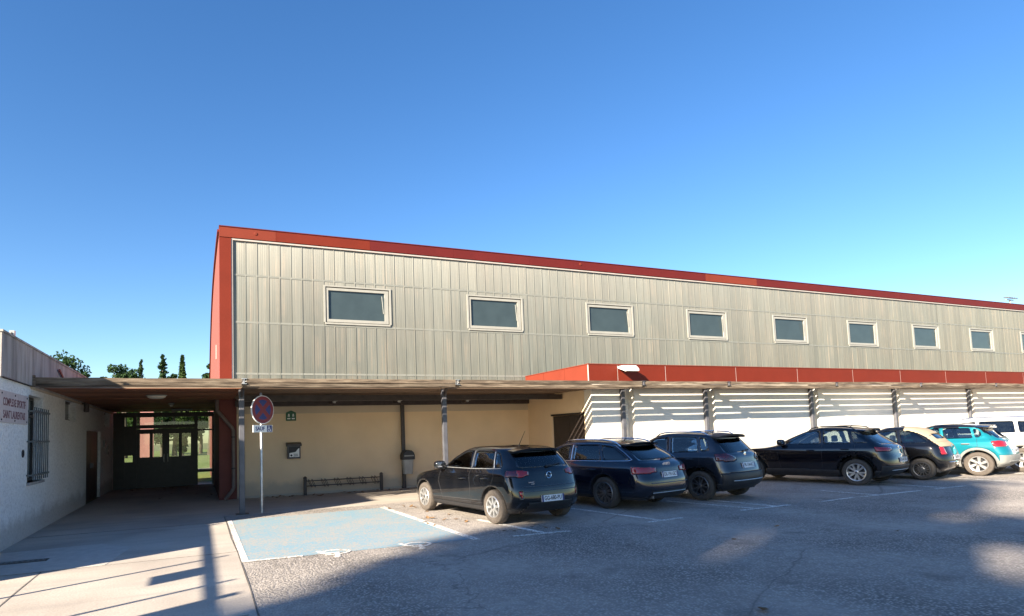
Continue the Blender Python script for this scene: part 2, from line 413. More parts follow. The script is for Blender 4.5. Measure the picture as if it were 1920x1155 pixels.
# painted markings
def mark(a, b, wd=.10, z=.004): return strip('bay_line', 'line', lot, a, b, wd, z, .002)
MB().prism([(.62, 10.05), (3.93, 9.90), (3.93, 15.45), (.62, 15.3)], 2, .003, .0045).build('blue_bay_paint', 'bluebay', lot)
mark((.585, 10.0), (.585, 15.3), .09, .006); mark((3.99, 9.8), (3.95, 15.6), .12, .006); mark((.56, 10.02), (1.35, 9.99), .09, .009)
mark((4.95, 12.0), (5.2, 9.72)); mark((4.6, 9.74), (5.65, 9.66), .10, .007)
mark((7.3, 12.4), (7.62, 9.80)); mark((7.25, 9.68), (8.11, 9.77), .10, .007)
mark((9.7, 12.2), (10.15, 9.86)); mark((9.7, 9.88), (11.07, 9.92), .10, .007); mark((10.5, 12), (10.72, 9.93))
mark((11.98, 9.90), (13.15, 10.0), .10, .007); mark((13.36, 9.96), (15.48, 9.97), .10, .007); mark((13.97, 11.5), (13.95, 10.03))
mark((16.5, 14), (16.5, 10.02)); mark((16.0, 9.95), (17.2, 9.96), .1, .007); mark((19.2, 14), (19.2, 10.02)); mark((21.9, 14), (21.9, 10.02)); mark((21.2, 9.96), (22.7, 9.97), .1, .007); mark((24.6, 14), (24.6, 10))
def wheelchair(cx, cy, s, mat, parent, z=.009, flip=1, th=.002, name='wheelchair_mark'):
    """access pictogram lying flat; +y is its top"""
    m = MB()
    def arc(r0, r1, a0, a1, n=14, c=(0, 0)):
        for i in range(n):
            t0 = a0+(a1-a0)*i/n; t1 = a0+(a1-a0)*(i+1)/n
            m.prism([(c[0]+r*math.cos(t), c[1]+r*math.sin(t)) for r, t in ((r0, t0), (r1, t0), (r1, t1), (r0, t1))], 2, 0, th)
    arc(.27, .36, math.radians(110), math.radians(345), 18)
    arc(0, .09, 0, 2*PI, 12, (-.06, .62))
    m.prism([(-.13, .50), (-.02, .50), (.02, .05), (-.09, .05)], 2, 0, th+.0002)
    m.prism([(-.07, .06), (-.07, .15), (.26, .15), (.30, .06)], 2, 0, th+.0004)
    m.prism([(.20, .10), (.29, .13), (.46, -.26), (.37, -.30)], 2, 0, th+.0006)
    m.prism([(-.03, .28), (-.03, .36), (.22, .36), (.22, .28)], 2, 0, th+.0008)
    m.v = [(x*s*flip, y*s, zz) for x, y, zz in m.v]
    o = m.build(name, mat, parent)
    return o
for cx, cy in ((1.82, 10.02), (3.05, 9.92)):
    o = wheelchair(0, 0, .62, 'line', lot); o.location = (cx, cy, .0085); o.rotation_euler = (0, 0, math.radians(168))

# ------------------------------------------------------------------ white roughcast building on the left
XL = -2.94
lb = thing('roughcast_building', 'low white roughcast building with stained grey concrete parapet at left edge', 'building', (XL, 21, 0))
def L(o): o.parent = lb; o.matrix_parent_inverse = Matrix.Translation((-XL, -21, 0)); return o
def wall_with_openings(name, mat, x0, x1, y0, y1, z0, z1, holes, parent=None):
    """wall slab between x0..x1 with rectangular holes (ya,yb,za,zb) cut through"""
    ys = sorted({y0, y1, *[h[0] for h in holes], *[h[1] for h in holes]}); zs = sorted({z0, z1, *[h[2] for h in holes], *[h[3] for h in holes]})
    bm = bmesh.new(); V = {}
    def vv(x, y, z):
        k = (x, y, z)
        if k not in V: V[k] = bm.verts.new(k)
        return V[k]
    def solid(i, j):
        if i < 0 or j < 0 or i >= len(ys)-1 or j >= len(zs)-1: return False
        cy, cz = (ys[i]+ys[i+1])/2, (zs[j]+zs[j+1])/2
        return not any(h[0] < cy < h[1] and h[2] < cz < h[3] for h in holes)
    for i in range(len(ys)-1):
        for j in range(len(zs)-1):
            if not solid(i, j): continue
            a, b, c, d = ys[i], ys[i+1], zs[j], zs[j+1]
            bm.faces.new([vv(x1, a, c), vv(x1, b, c), vv(x1, b, d), vv(x1, a, d)])
            bm.faces.new([vv(x0, a, d), vv(x0, b, d), vv(x0, b, c), vv(x0, a, c)])
            if not solid(i-1, j): bm.faces.new([vv(x0, a, c), vv(x1, a, c), vv(x1, a, d), vv(x0, a, d)])
            if not solid(i+1, j): bm.faces.new([vv(x1, b, c), vv(x0, b, c), vv(x0, b, d), vv(x1, b, d)])
            if not solid(i, j-1): bm.faces.new([vv(x0, a, c), vv(x0, b, c), vv(x1, b, c), vv(x1, a, c)])
            if not solid(i, j+1): bm.faces.new([vv(x1, a, d), vv(x1, b, d), vv(x0, b, d), vv(x0, a, d)])
    bmesh.ops.recalc_face_normals(bm, faces=bm.faces[:])
    me = bpy.data.meshes.new(name); bm.to_mesh(me); bm.free(); me.materials.append(M[mat])
    o = bpy.data.objects.new(name, me); col.objects.link(o)
    if parent: o.parent = parent
    return o
holes = [(15.2, 16.45, 1.02, 2.70), (19.0, 20.5, 2.33, 2.83), (26.3, 27.7, 2.33, 2.83), (22.4, 25.4, -.1, 2.14)]
L(wall_with_openings('wall', 'white_render', XL-.25, XL, 13.12, 29.6, -.2, 2.86, holes))
L(box('end_wall', 'white_render', None, -14, XL-.25, 13.125, 13.4, -.2, 2.86))
L(box('end_wall', 'white_render', None, -14, XL-.25, 29.3, 29.595, -.2, 2.86))
L(box('parapet', 'parapet', None, -14, XL+.035, 13.09, 29.63, 2.86, 3.60))
L(box('coping', 'parapet', None, -14.02, XL+.055, 13.07, 29.65, 3.60, 3.635))
L(box('interior_back', 'darkdoor', None, -6, -5.9, 13.4, 29.3, 0, 2.8))
# tall barred window
wn = L(box('window', 'frame_dark', None, XL-.20, XL-.15, 15.2, 16.45, 1.02, 1.07))
for b in [(15.2, 15.26, 1.07, 2.70), (16.39, 16.45, 1.07, 2.70), (15.26, 16.39, 2.64, 2.70), (15.8, 15.85, 1.07, 2.64), (15.26, 16.39, 2.30, 2.35)]:
    box('window_frame', 'frame_dark', wn, XL-.199, XL-.151, *b)
box('pane', 'winglass', wn, XL-.185, XL-.175, 15.2, 16.45, 1.02, 2.70)
box('sill', 'parapet', wn, XL-.15, XL+.05, 15.15, 16.5, .97, 1.02)
for i in range(8):
    y = 15.2+i*.182; MB().tube([(XL+.10, y, 1.06), (XL+.10, y, 2.46)], .012, 6).build('grille_bar', 'handrail', wn)
for z in (1.16, 1.80, 2.38):
    box('grille_rail', 'handrail', wn, XL+.085, XL+.115, 15.12, 16.58, z-.02, z+.02)
    for y in (15.13, 16.57): box('grille_bracket', 'handrail', wn, XL-.01, XL+.09, y-.015, y+.015, z-.014, z+.014)
for (a, b, c, d) in holes[1:3]:
    w2 = L(box('window', 'frame_dark', None, XL-.19, XL-.13, a, b, c, c+.05)); box('window_frame', 'frame_dark', w2, XL-.19, XL-.13, a, b, d-.05, d)
    box('window_frame', 'frame_dark', w2, XL-.189, XL-.131, (a+b)/2-.03, (a+b)/2+.03, c+.05, d-.05); box('pane', 'winglass', w2, XL-.17, XL-.16, a, b, c, d)
# brown double door
for a, b in ((22.42, 23.88), (23.92, 25.38)):
    d = L(box('door', 'darkdoor', None, XL-.14, XL-.08, a, b, 0.01, 2.12)); h = box('handle', 'steel_grey', d, XL-.08, XL-.02, (b-.14 if a < 23 else a+.1), (b-.1 if a < 23 else a+.14), 1.0, 1.14)
L(MB().box(XL-.02, XL+.05, 13.16, 15.36, 2.86, 2.87).build('drip_edge', 'steel_brown'))
lb_s = thing('name_sign', 'faded pale sign board with dark red lettering on the white roughcast wall', 'sign', (XL+.004, 14.1, 2.38))
bd = box('board', 'sign_pale', lb_s, 0, .015, -.95, .97, -.26, .27)
for y in (-.86, .0, .88):
    for z in (-.215, .225): MB().lathe([(.016, 0), (.016, .008), (.006, .012)], 8, 0, (.015, y, z)).build('bolt', 'print_black', lb_s)
fm = lambda y, z: frame_mat((.0155, y, z), (0, 1, 0), (0, 0, 1))
text_mesh('COMPLEXE SPORTIF', .185, 'print_red', lb_s, fm(0, .085), stretch=.93, bold=.004)
text_mesh('SAINT LAURENTAIS', .185, 'print_red', lb_s, fm(0, -.125), stretch=.93, bold=.004)
vt = thing('wall_vent', 'small dark broken vent in the white wall beside barred window', 'vent', (XL, 14.82, 1.58))
MB().lathe([(.075, 0), (.075, .012), (.045, .018), (.04, -.05)], 10, 0).build('vent_ring', 'print_black', vt)
for z in (-.025, 0, .025): box('louvre', 'steel_brown', vt, .002, .02, -.05, .05, z-.004, z+.004)
lm = thing('wall_lantern', 'small dark tubular wall lamp under the canopy on the white wall', 'wall lamp', (XL, 21.3, 2.75))
box('bracket', 'steel_brown', lm, 0, .12, -.03, .03, .08, .12); MB().lathe([(.05, -.14), (.07, -.12), (.07, .08), (.03, .1)], 12, 2, (.14, 0, 0)).build('lamp_body', 'steel_brown', lm, True)
for y, z, s in ((27.1, 1.5, .1), (26.2, 1.72, .09)):
    pb = thing('call_box', 'small pale intercom box on the shaded wall near the entrance' if s > .095 else 'small pale notice box on the shaded wall, nearer the brown double door', 'intercom', (XL+.001, y, z))
    box('casing', 'grey_plastic', pb, 0, .05, -s, s, -s*1.6, s*1.6, bevel=.01); box('button', 'white', pb, .05, .056, -.03, .03, -.05, .02)
# rooftop bits above the parapet
cb = thing('roof_bracket', 'small bent metal bracket on top of the concrete parapet', 'bracket', (XL-.1, 14.25, 3.635))
MB().tube([(0, -.25, .04), (0, -.1, .01), (0, .02, .05), (0, .08, .12)], .018, 6).build('strap', 'steel_brown', cb); box('plate', 'galv', cb, -.04, .04, .08, .16, 0, .17)
rf = thing('red_flashing', 'small sloping red metal flashing on the parapet above the canopy', 'flashing', (XL+.06, 18.3, 3.0))
MB().prism([(-.6, .42), (-.5, .45), (1.0, .02), (1.0, -.05)], 0, 0, .02).build('sheet', 'redpanel', rf)

# ------------------------------------------------------------------ sports hall
YF = 20.70
hall = thing('sports_hall', 'long sports hall with ribbed translucent cladding, red metal edging and a row of windows', 'building', (20, YF, 0))
HO = Matrix.Translation((-20, -YF, 0))
def Hc(o, parent=None):
    o.parent = parent or hall
    if not parent: o.matrix_parent_inverse = HO
    return o
XE = 52.0
Hc(box('wall', 'tan_render', None, 1.0, 10.9, 20.75, 21.1, -.2, 2.46)); Hc(box('wall_band', 'tan_band', None, 1.0, 10.9, 20.746, 21.1, 2.46, 3.2))
Hc(box('corner_pier', 'darkred', None, .53, 1.0, 20.745, 21.1, -.2, 3.25))
Hc(box('side_wall', 'darkred', None, .53, .9, 21.1, 39.5, -.2, 3.25))  # salmon end wall continued; its look in shadow is put into this darker red
Hc(box('plinth', 'tan_band', None, 1.0, 10.58, 20.735, 20.746, 0, .07))
# end wall with the curved roof line, salmon
prof = [(20.85, 3.25), (20.85, 7.97), (22.5, 8.10), (25, 8.19), (27, 8.20), (29, 8.13), (31, 7.9), (33, 7.52), (35, 6.9), (37, 6.02), (38.6, 5.0), (39.5, 4.2), (39.5, 3.25)]
Hc(MB().prism(prof, 0, .56, .9).build('end_wall', 'salmon'))
roofp = [(20.85, 8.0), (22.5, 8.13), (25, 8.22), (27, 8.23), (29, 8.16), (31, 7.93), (33, 7.55), (35, 6.93), (37, 6.05), (38.6, 5.03), (39.6, 4.2)]
Hc(MB().prism(roofp+[(y, z-.12) for y, z in reversed(roofp)], 0, .9, XE).build('roof', 'steel_grey'))
Hc(MB().prism(roofp+[(y, z-.07) for y, z in reversed(roofp)], 0, .50, .9).build('roof_edge', 'redpanel'))
Hc(box('back_wall', 'salmon', None, .9, XE, 39.2, 39.5, -.2, 4.2)); Hc(box('far_wall', 'salmon', None, XE-.3, XE, 20.8, 39.2, 3.2, 4.2))
Hc(box('inner_wall', 'tan_band', None, .95, XE, 21.25, 21.3, 3.2, 7.8))
Hc(box('lamp_strip', 'trim', None, .535, .56, 24.8, 25.0, 4.55, 5.05))
# red edging
Hc(box('corner_panel', 'redpanel', None, .55, .87, YF-.08, 20.85, 3.2, 7.70))
seg = [.55, 2.13, 5.02, 7.9, 10.84, 13.21, 16.2, 19.11, 21.99, 25.2, 28.4, 31.6, 34.8, 38, 41.2, 44.4, 48, XE]
mats = ['redpanel3', 'redpanel', 'redpanel2', 'redpanel2', 'redpanel2', 'redpanel2', 'redpanel2', 'redpanel3']+['redpanel2']*12
for i in range(len(seg)-1): Hc(box('fascia_panel', mats[i], None, seg[i]+(.006 if i else 0), seg[i+1], YF-.085, 20.84, 7.72, 8.03))
Hc(box('eaves_cap', 'redpanel2', None, .54, XE, YF-.105, 20.9, 8.03, 8.055))
Hc(box('upper_trim', 'trim', None, .87, XE, YF-.06, 20.8, 7.655, 7.70)); Hc(box('side_trim', 'trim', None, .872, .915, YF-.061, 20.8, 3.2, 7.655))
# ribbed cladding panels, cut round the windows
WX = [3.57+4.835*k for k in range(10)]; WW = 2.08; WZ0, WZ1 = 5.30, 6.44
PW = .3255; k = 0; x = .92
zb, zt = 3.2, 7.655
def panel_rects(a, b):
    for wx in WX:
        if b > wx and a < wx+WW:
            r = []
            if a < wx: r.append((a, wx, zb, zt))
            if b > wx+WW: r.append((wx+WW, b, zb, zt))
            c, d = max(a, wx), min(b, wx+WW)
            return r+[(c, d, zb, WZ0), (c, d, WZ1, zt)]
    return [(a, b, zb, zt)]
cache = {}
while x < XE-.1:
    a, b = 0, PW-.006
    for (p, q, r, s_) in [(p-x, q-x, r, s_) for p, q, r, s_ in panel_rects(x, x+PW-.006)]:
        if q-p < .02: continue
        key = tuple(round(t, 3) for t in (p, q, r, s_))
        if key not in cache:
            m = MB(); m.box(p, q, 0, .016, r, s_)
            if p < .001 and q > .04: m.box(.0, .028, -.013, 0, r, s_)       # standing seam at the panel's edge
            for t in (.11, .165, .22, .275):
                if p < t and q > t+.012: m.box(t, t+.012, -.0025, 0, r, s_)
            me = m.mesh('cladding_panel'); me.materials.append(M['cladding']); cache[key] = me
        o = bpy.data.objects.new('cladding_panel', cache[key]); col.objects.link(o); o.parent = hall
        o.location = (x-20, random.uniform(-.002, .002), 0); o.rotation_euler = (0, 0, random.gauss(0, .011))
    x += PW
# horizontal rails read through / over the sheets
for z in (3.66, 5.20, 6.62):
    xs = [.92]+[t for wx in WX for t in ((wx-.03, wx+WW+.03) if WZ0 < z < WZ1 else ())]+[XE]
    Hc(box('cladding_rail', 'rail', None, .92, XE, YF-.011, YF-.002, z-.028, z+.028))
for wx in WX:
    wdw = Hc(box('window', 'alu', None, wx, wx+WW, YF-.05, YF+.10, WZ0-.06, WZ0-.002, bevel=.006))
    for b in [(wx-.04, wx+.02, WZ0, WZ1), (wx+WW-.02, wx+WW+.04, WZ0, WZ1), (wx-.04, wx+WW+.04, WZ1, WZ1+.045)]:
        box('window_frame', 'alu', wdw, b[0], b[1], YF-.035, YF+.10, b[2], b[3])
    for b in [(wx+.05, wx+WW-.05, WZ0+.02, WZ0+.11), (wx+.05, wx+WW-.05, WZ1-.11, WZ1-.03), (wx+.05, wx+.11, WZ0+.11, WZ1-.11), (wx+WW-.17, wx+WW-.05, WZ0+.11, WZ1-.11)]:
        box('sash', 'alu', wdw, b[0], b[1], YF-.012, YF+.05, b[2], b[3])
    box('pane', 'winglass', wdw, wx+.02, wx+WW-.02, YF+.045, YF+.052, WZ0, WZ1)
    MB().tube([(wx+WW-.22, YF-.03, WZ0+.35), (wx+WW-.27, YF-.045, WZ0+.92)], .012, 6).build('stay_arm', 'alu', wdw)
for px, pz in ((1.55, 7.90), (13.0, 7.92)):
    Hc(MB().lathe([(.055, 0), (.055, -.015), (.02, -.02)], 10, 1, (px, YF-.085, pz)).build('overflow_spout', 'redpanel3'))

# ------------------------------------------------------------------ annex (changing block) in front of the hall, right
XR, YA = 10.6, 16.55
ax = thing('changing_block', 'flat-roofed white annex with wide red fascia behind the parked cars', 'building', (20, YA, 0))
AO = Matrix.Translation((-20, -YA, 0))
def A(o): o.parent = ax; o.matrix_parent_inverse = AO; return o
notches = [11.78, 15.02, 19.92, 24.52, 29.37, 34.17, 38.97]
pl = [(XR, 16.95), (XR, YA)]
for nx in notches: pl += [(nx, YA), (nx+.10, YA+.30), (nx+.37, YA+.34), (nx+.38, YA)]
pl += [(46, YA), (46, 18), (XR+.3, 18), (XR+.3, 16.95)]
A(MB().prism(pl, 2, -.2, 3.19).build('wall', 'white_wall'))
# left return wall (tan) with its brown door
rw = wall_with_openings('return_wall', 'tan_render', XR, XR+.25, 16.95, 20.745, -.2, 3.19, [(17.0, 19.05, -.3, 2.17)]); A(rw)
dd = A(box('door', 'darkdoor', None, XR+.06, XR+.11, 17.0, 18.02, .01, 2.16)); box('handle', 'steel_grey', dd, XR+.0, XR+.06, 17.86, 17.90, 1.0, 1.12)
A(box('door', 'darkdoor', None, XR+.06, XR+.11, 18.03, 19.04, .01, 2.16))
A(box('door_lintel', 'frame_dark', None, XR-.012, XR+.05, 16.97, 19.08, 2.17, 2.23))
A(box('roof', 'steel_grey', None, XR, 46, YA, 20.62, 3.19, 3.5))
js = [10.5, 11.55, 13.38, 16.35, 19.26, 22.18, 24.95, 27.86, 30.68, 33.54, 36.4, 39.3, 42.2, 46]
for i in range(len(js)-1): A(box('fascia_panel', 'redpanel', None, js[i]+.012, js[i+1]-.012, YA-.06, YA+.0, 3.10, 3.64))
A(box('fascia_backing', 'trim', None, 10.51, 46, YA-.054, YA+.02, 3.11, 3.63))
A(box('fascia_cap', 'redpanel3', None, 10.49, 46, YA-.075, YA+.05, 3.64, 3.665))
for a, b in ((YA+.002, 17.9), (17.914, 19.3), (19.314, YF-.04)): A(box('fascia_panel', 'redpanel3', None, 10.505, 10.56, a, b, 3.10, 3.64))
A(box('fascia_cap', 'redpanel3', None, 10.49, 10.6, YA+.05, YF-.04, 3.64, 3.662)); A(box('fascia_backing', 'trim', None, 10.53, 10.598, YA+.02, YF-.04, 3.11, 3.63))
fl = thing('floodlight', 'white box floodlight fixed to the red fascia above the cars', 'floodlight', (11.78, YA-.06, 3.50))
MB().prism([(-.42, -.09), (-.42, -.02), (-.30, .09), (-.02, .09), (-.02, .03), (-.30, -.07)], 0, -.24, .24).build('housing', 'white', fl, bevel=.008)
box('lens', 'lampglass', fl, -.21, .21, -.40, -.30, -.098, -.088); box('arm', 'steel_grey', fl, -.05, .05, -.1, .0, -.04, .02)

# ------------------------------------------------------------------ timber canopy on steel posts
cp = thing('canopy', 'long weathered timber canopy on dark steel posts along the buildings', 'canopy', (5, 15.4, 0))
CO = Matrix.Translation((-5, -15.4, 0))
def Cc(o): o.parent = cp; o.matrix_parent_inverse = CO; return o
RX = [-2.86, .90, 5.90, 11.68, 14.95, 19.85, 24.45, 29.3, 34.1, 38.9, 45.9]
YC = 15.40
ZS = 2.90
for i, x in enumerate(RX[1:-1]):
    back = 28.7 if i == 0 else 20.68 if x < 10 else YA-.005
    m = MB(); y0 = YC-.03
    m.box(x-.055, x+.055, y0, back, 2.930, 2.942); m.box(x-.055, x+.055, y0, back, 3.042, 3.054); m.box(x-.006, x+.006, y0, back, 2.942, 3.042)
    Cc(m.build('rafter', 'galv' if x < 10 else 'steel_grey'))
for i, x in enumerate(RX[1:-1]):
    if x < 10:
        Cc(box('post', 'steel_grey', None, x-.06, x+.06, 16.40, 16.52, 0, 2.90, bevel=.012)); Cc(box('base_plate', 'steel_brown', None, x-.14, x+.14, 16.32, 16.60, .002, .016))
        Cc(MB().prism([(16.1, 2.93), (16.40, 2.93), (16.40, 2.70)], 0, x-.02, x+.02).build('bracket', 'steel_brown'))
    else:
        Cc(box('post', 'steel_grey', None, x-.07, x+.05, YA-.13, YA-.01, 0, 2.93, bevel=.012))
for x, y in ((5.96, 20.62), (1.14, 20.66)):
    Cc(box('wall_post', 'steel_brown', None, x-.055, x+.055, y-.055, y+.055, 0, 2.70, bevel=.01))
Cc(box('wall_beam', 'steel_brown', None, .96, 10.59, 20.60, 20.73, 2.68, 2.86))
Cc(box('cross_beam', 'steel_brown', None, .96, 10.55, 18.2, 18.32, 2.70, 2.86))
def board(x0, x1, y0, y1, z, th, mat, name, sag=.006):
    n = 7 if name == 'fascia_board' else 3; m = MB(); dz = random.uniform(-sag, sag); tilt = random.uniform(-.004, .004)
    vs = []
    for i in range(n+1):
        t = i/n; x = x0+(x1-x0)*t; s = dz*math.sin(PI*t)+random.uniform(-.3, .3)*sag
        for yy in (y0, y1):
            for zz in (z, z+th): vs.append((x, yy+random.uniform(-.003, .003), zz+s+(tilt if yy == y0 else -tilt)))
    fs = []
    for i in range(n):
        b = i*4
        fs += [(b, b+4, b+5, b+1), (b+2, b+3, b+7, b+6), (b, b+2, b+6, b+4), (b+1, b+5, b+7, b+3)]
    fs += [(0, 1, 3, 2), (n*4, n*4+2, n*4+3, n*4+1)]
    return Cc(m.add(vs, fs).build(name, mat))
gaps = [15.60, 15.84, 16.09, 16.33]
edges = [(15.44, 15.562)]+[(gaps[i]+.036, gaps[i+1]-.036) for i in range(3)]
for i in range(len(RX)-1):
    x0, x1 = RX[i]+.008, RX[i+1]-.008
    if i == 0: x0 = XL+.04
    for a, b in edges: board(x0, x1, a, b, ZS, .024, 'slat', 'slat', .008)
    # fascia boards: two lapped planks
    board(x0+.045 if i else x0, x1-.045, YC, YC+.034, 2.965, .088, 'fascia', 'fascia_board', .02)
    board(x0+.045 if i else x0, x1-.045, YC+.012, YC+.04, 2.875, .086, 'fascia', 'fascia_board', .022)
    yb = 28.7 if i == 0 else 20.60 if i < 2 else None
    if i == 2:
        y = 16.372
        while y < 20.55:
            board(x0, XR-.02, y, y+.19, ZS, .022, 'soffit2', 'soffit_board'); y += .1975
        board(XR, x1, 16.372, YA-.01, ZS, .022, 'slat', 'slat')
    elif yb:
        y = 16.372; wd = .19 if i else .215
        while y < yb-.15:
            board(x0, x1, y, y+wd, ZS, .022, 'soffit' if i == 0 else 'soffit2', 'soffit_board'); y += wd+.0075
    else:
        board(x0, x1, 16.372, YA-.01, ZS, .022, 'slat', 'slat')
Cc(box('roof_sheet', 'parapet', None, XL+.06, RX[1], 16.375, 28.75, 3.056, 3.075)); Cc(box('roof_sheet', 'parapet', None, RX[1], XR-.02, 16.375, YF-.04, 3.0565, 3.0755))
Cc(box('roof_sheet', 'parapet', None, XR-.02, 46, 16.375, YA-.08, 3.057, 3.076))
Cc(box('edge_trim', 'fascia', None, XL+.003, XL+.04, YC-.05, 28.6, 2.90, 3.0)); Cc(box('edge_trim', 'tan_band', None, XL+.001, XL+.03, YC-.05, 28.6, 2.82, 2.898))
Cc(box('end_cap', 'fascia', None, XL-.02, XL+.08, YC-.10, YC-.052, 2.86, 3.08))
# bulkhead lamps under the soffit
for nm, (x, y) in {'oval bulkhead lamp under the canopy in front of the entrance': (-.95, 18.4), 'oval bulkhead lamp under the canopy above the bicycle rack': (3.4, 18.6), 'oval bulkhead lamp under the canopy between middle post and brown door': (8.4, 18.7)}.items():
    l = thing('bulkhead_lamp', nm, 'lamp', (x, y, ZS-.012), 0, 'lamps under the canopy')
    m = MB(); m.lathe([(.24, 0), (.24, -.02), (.215, -.025)], 20); m.v = [(a, b*.55, c) for a, b, c in m.v]; m.build('rim', 'alu', l, True)
    m = MB(); m.lathe([(.215, -.02), (.20, -.06), (.15, -.085), (.07, -.095), (.005, -.097)], 20); m.v = [(a, b*.55, c) for a, b, c in m.v]; m.build('cover', 'lampglass', l, True)
for nm, (x, y) in {'dark conduit spot bracket under canopy left of bin post': (3.6, 20.0), 'dark conduit spot bracket under canopy at the bin post': (5.6, 20.0), 'dark conduit spot bracket under canopy right of middle post': (7.9, 20.0)}.items():
    l = thing('spot_bracket', nm, 'spotlight', (x, y, ZS-.012), 0, 'spot brackets under the canopy')
    MB().tube([(.9, -.5, -.01), (.5, -.3, -.03), (.1, -.05, -.10), (.0, 0, -.14)], .018, 6).build('conduit', 'galv', l)
    MB().lathe([(.05, -.20), (.08, -.18), (.07, -.1), (.03, -.08)], 10, 2, (-.04, 0, 0)).build('spot_head', 'steel_brown', l)
    box('clip', 'galv', l, .06, .12, -.04, .02, -.16, -.06)
hk = thing('ceiling_lamp', 'small round fitting on the brown entrance soffit', 'lamp', (-.75, 22.2, ZS-.012))
MB().lathe([(.09, 0), (.09, -.03), (.05, -.06)], 12).build('base', 'alu', hk); MB().lathe([(.04, -.06), (.05, -.09), (.01, -.11)], 10).build('bulb', 'lampglass', hk)
h2 = thing('ceiling_tube_lamp', 'flat pale tube lamp on the soffit just before the entrance doors', 'lamp', (-.55, 26.2, ZS-.012))
box('tray', 'alu', h2, -.35, .35, -.07, .07, -.04, 0); MB().tube([(-.33, 0, -.06), (.33, 0, -.06)], .022, 8).build('tube', 'lampglass', h2)

# ------------------------------------------------------------------ glazed entrance
YD = 28.80
en = thing('entrance_screen', 'dark framed glazed entrance doors under the canopy', 'entrance', (-1.2, YD, 0))
EO = Matrix.Translation((1.2, -YD, 0))
def E(o): o.parent = en; o.matrix_parent_inverse = EO; return o
fd = 'frame_dark'
E(box('side_panel', fd, None, XL+.01, -2.60, YD-.04, YD+.05, 0, 2.88)); E(box('header', fd, None, -2.60, .53, YD-.05, YD+.05, 2.70, 2.88))
for a, b in ((-2.60, -2.55), (-2.28, -2.15), (-.16, -.04), (.47, .53)): E(box('mullion', fd, None, a, b, YD-.045, YD+.055, 0, 2.70))
E(box('transom', fd, None, -2.15, -.16, YD-.04, YD+.05, 2.26, 2.40)); E(box('transom', fd, None, -2.55, -2.28, YD-.04, YD+.05, 2.22, 2.36))
E(box('transom', fd, None, -.04, .47, YD-.04, YD+.05, 2.14, 2.20)); E(box('transom', fd, None, -.04, .47, YD-.04, YD+.05, .50, .60))
for (a, b) in ((-2.15, -1.16), (-1.14, -.16)):
    dr_ = E(box('door', fd, None, a, b, YD-.02, YD+.035, .02, 1.08))
    q = [(a, a+.10), (b-.13, b)]
    for c, d in q: box('stile', fd, dr_, c, d, YD-.02, YD+.035, 1.08, 2.24)
    box('top_rail', fd, dr_, a+.10, b-.13, YD-.02, YD+.035, 2.06, 2.24); box('muntin', fd, dr_, (a+b)/2-.06, (a+b)/2+.05, YD-.02, YD+.035, 1.16, 2.06)
    box('lock_rail', fd, dr_, a+.10, b-.13, YD-.02, YD+.035, 1.08, 1.16)
    box('pane', 'doorglass', dr_, a+.10, b-.13, YD+.004, YD+.010, 1.16, 2.06)
    MB().tube([(b-.06 if a < -1.5 else a+.05, YD-.02, .95), (b-.06 if a < -1.5 else a+.05, YD-.07, .97), (b-.06 if a < -1.5 else a+.05, YD-.07, 1.25), (b-.06 if a < -1.5 else a+.05, YD-.02, 1.27)], .012, 6).build('pull_handle', 'galv', dr_)
for a, b, c, d in ((-2.15, -.16, 2.40, 2.70), (-2.55, -2.28, 1.0, 1.25), (-2.55, -2.28, 2.36, 2.70), (-.04, .47, .60, 2.14), (-.04, .47, 2.20, 2.70), (-.04, .47, .04, .50)):
    E(box('pane', 'doorglass', None, a, b, YD+.004, YD+.010, c, d))
E(box('sidelight_blackout', fd, None, -2.55, -2.28, YD-.03, YD+.04, 0, 1.0)); E(box('sidelight_blackout', fd, None, -2.55, -2.28, YD-.03, YD+.04, 1.25, 2.22)); E(box('astragal', fd, None, -1.19, -1.11, YD-.028, YD-.0205, .02, 2.24))  # dark sheets added in place of glass so the left sidelight looks unlit
E(box('threshold', 'steel_grey', None, XL+.01, .53, YD-.06, YD+.08, .002, .02))
# things beyond the glass
sw = thing('garden_wall', 'salmon rendered wall pier standing in sun beyond the entrance glass', 'wall', (-2.55, 41, 0))
box('pier', 'pinkwall', sw, -.34, .30, -.2, .2, -.1, 3.55); box('cap', 'trim', sw, -.38, .34, -.24, .24, 3.55, 3.62)
bx_ = thing('stand_in_bench', 'added pale grey bench standing in for a bluish patch low in the entrance glass', 'bench', (.26, 33.5, 0))
box('seat', 'grey_plastic', bx_, -.6, .6, -.2, .2, .40, .46)  # bench-shaped stand-in added for the bluish reflection low in the right sidelight
for sx in (-.5, .5): box('leg', 'steel_grey', bx_, sx-.04, sx+.04, -.18, .18, 0, .40)

# ------------------------------------------------------------------ downpipe
dp = thing('downpipe', 'brown downpipe with two bends at the corner of the hall', 'downpipe', (.9, 20.62, 0))
dpts = [(-.44, 0, 2.88), (-.44, 0, 2.62), (-.42, 0, 2.55), (-.03, 0, 2.06), (0, 0, 1.98), (0, 0, .36), (-.03, 0, .28), (-.20, 0, .06), (-.23, 0, .02)]
dpts = [(x, y-.05, z) for x, y, z in dpts]
MB().tube(dpts, .055, 10).build('pipe', 'pipe', dp, True)
for z in (1.8, .9): MB().lathe([(.066, z-.02), (.066, z+.02)], 12, 2, (0, -.05, 0)).build('collar', 'steel_brown', dp)

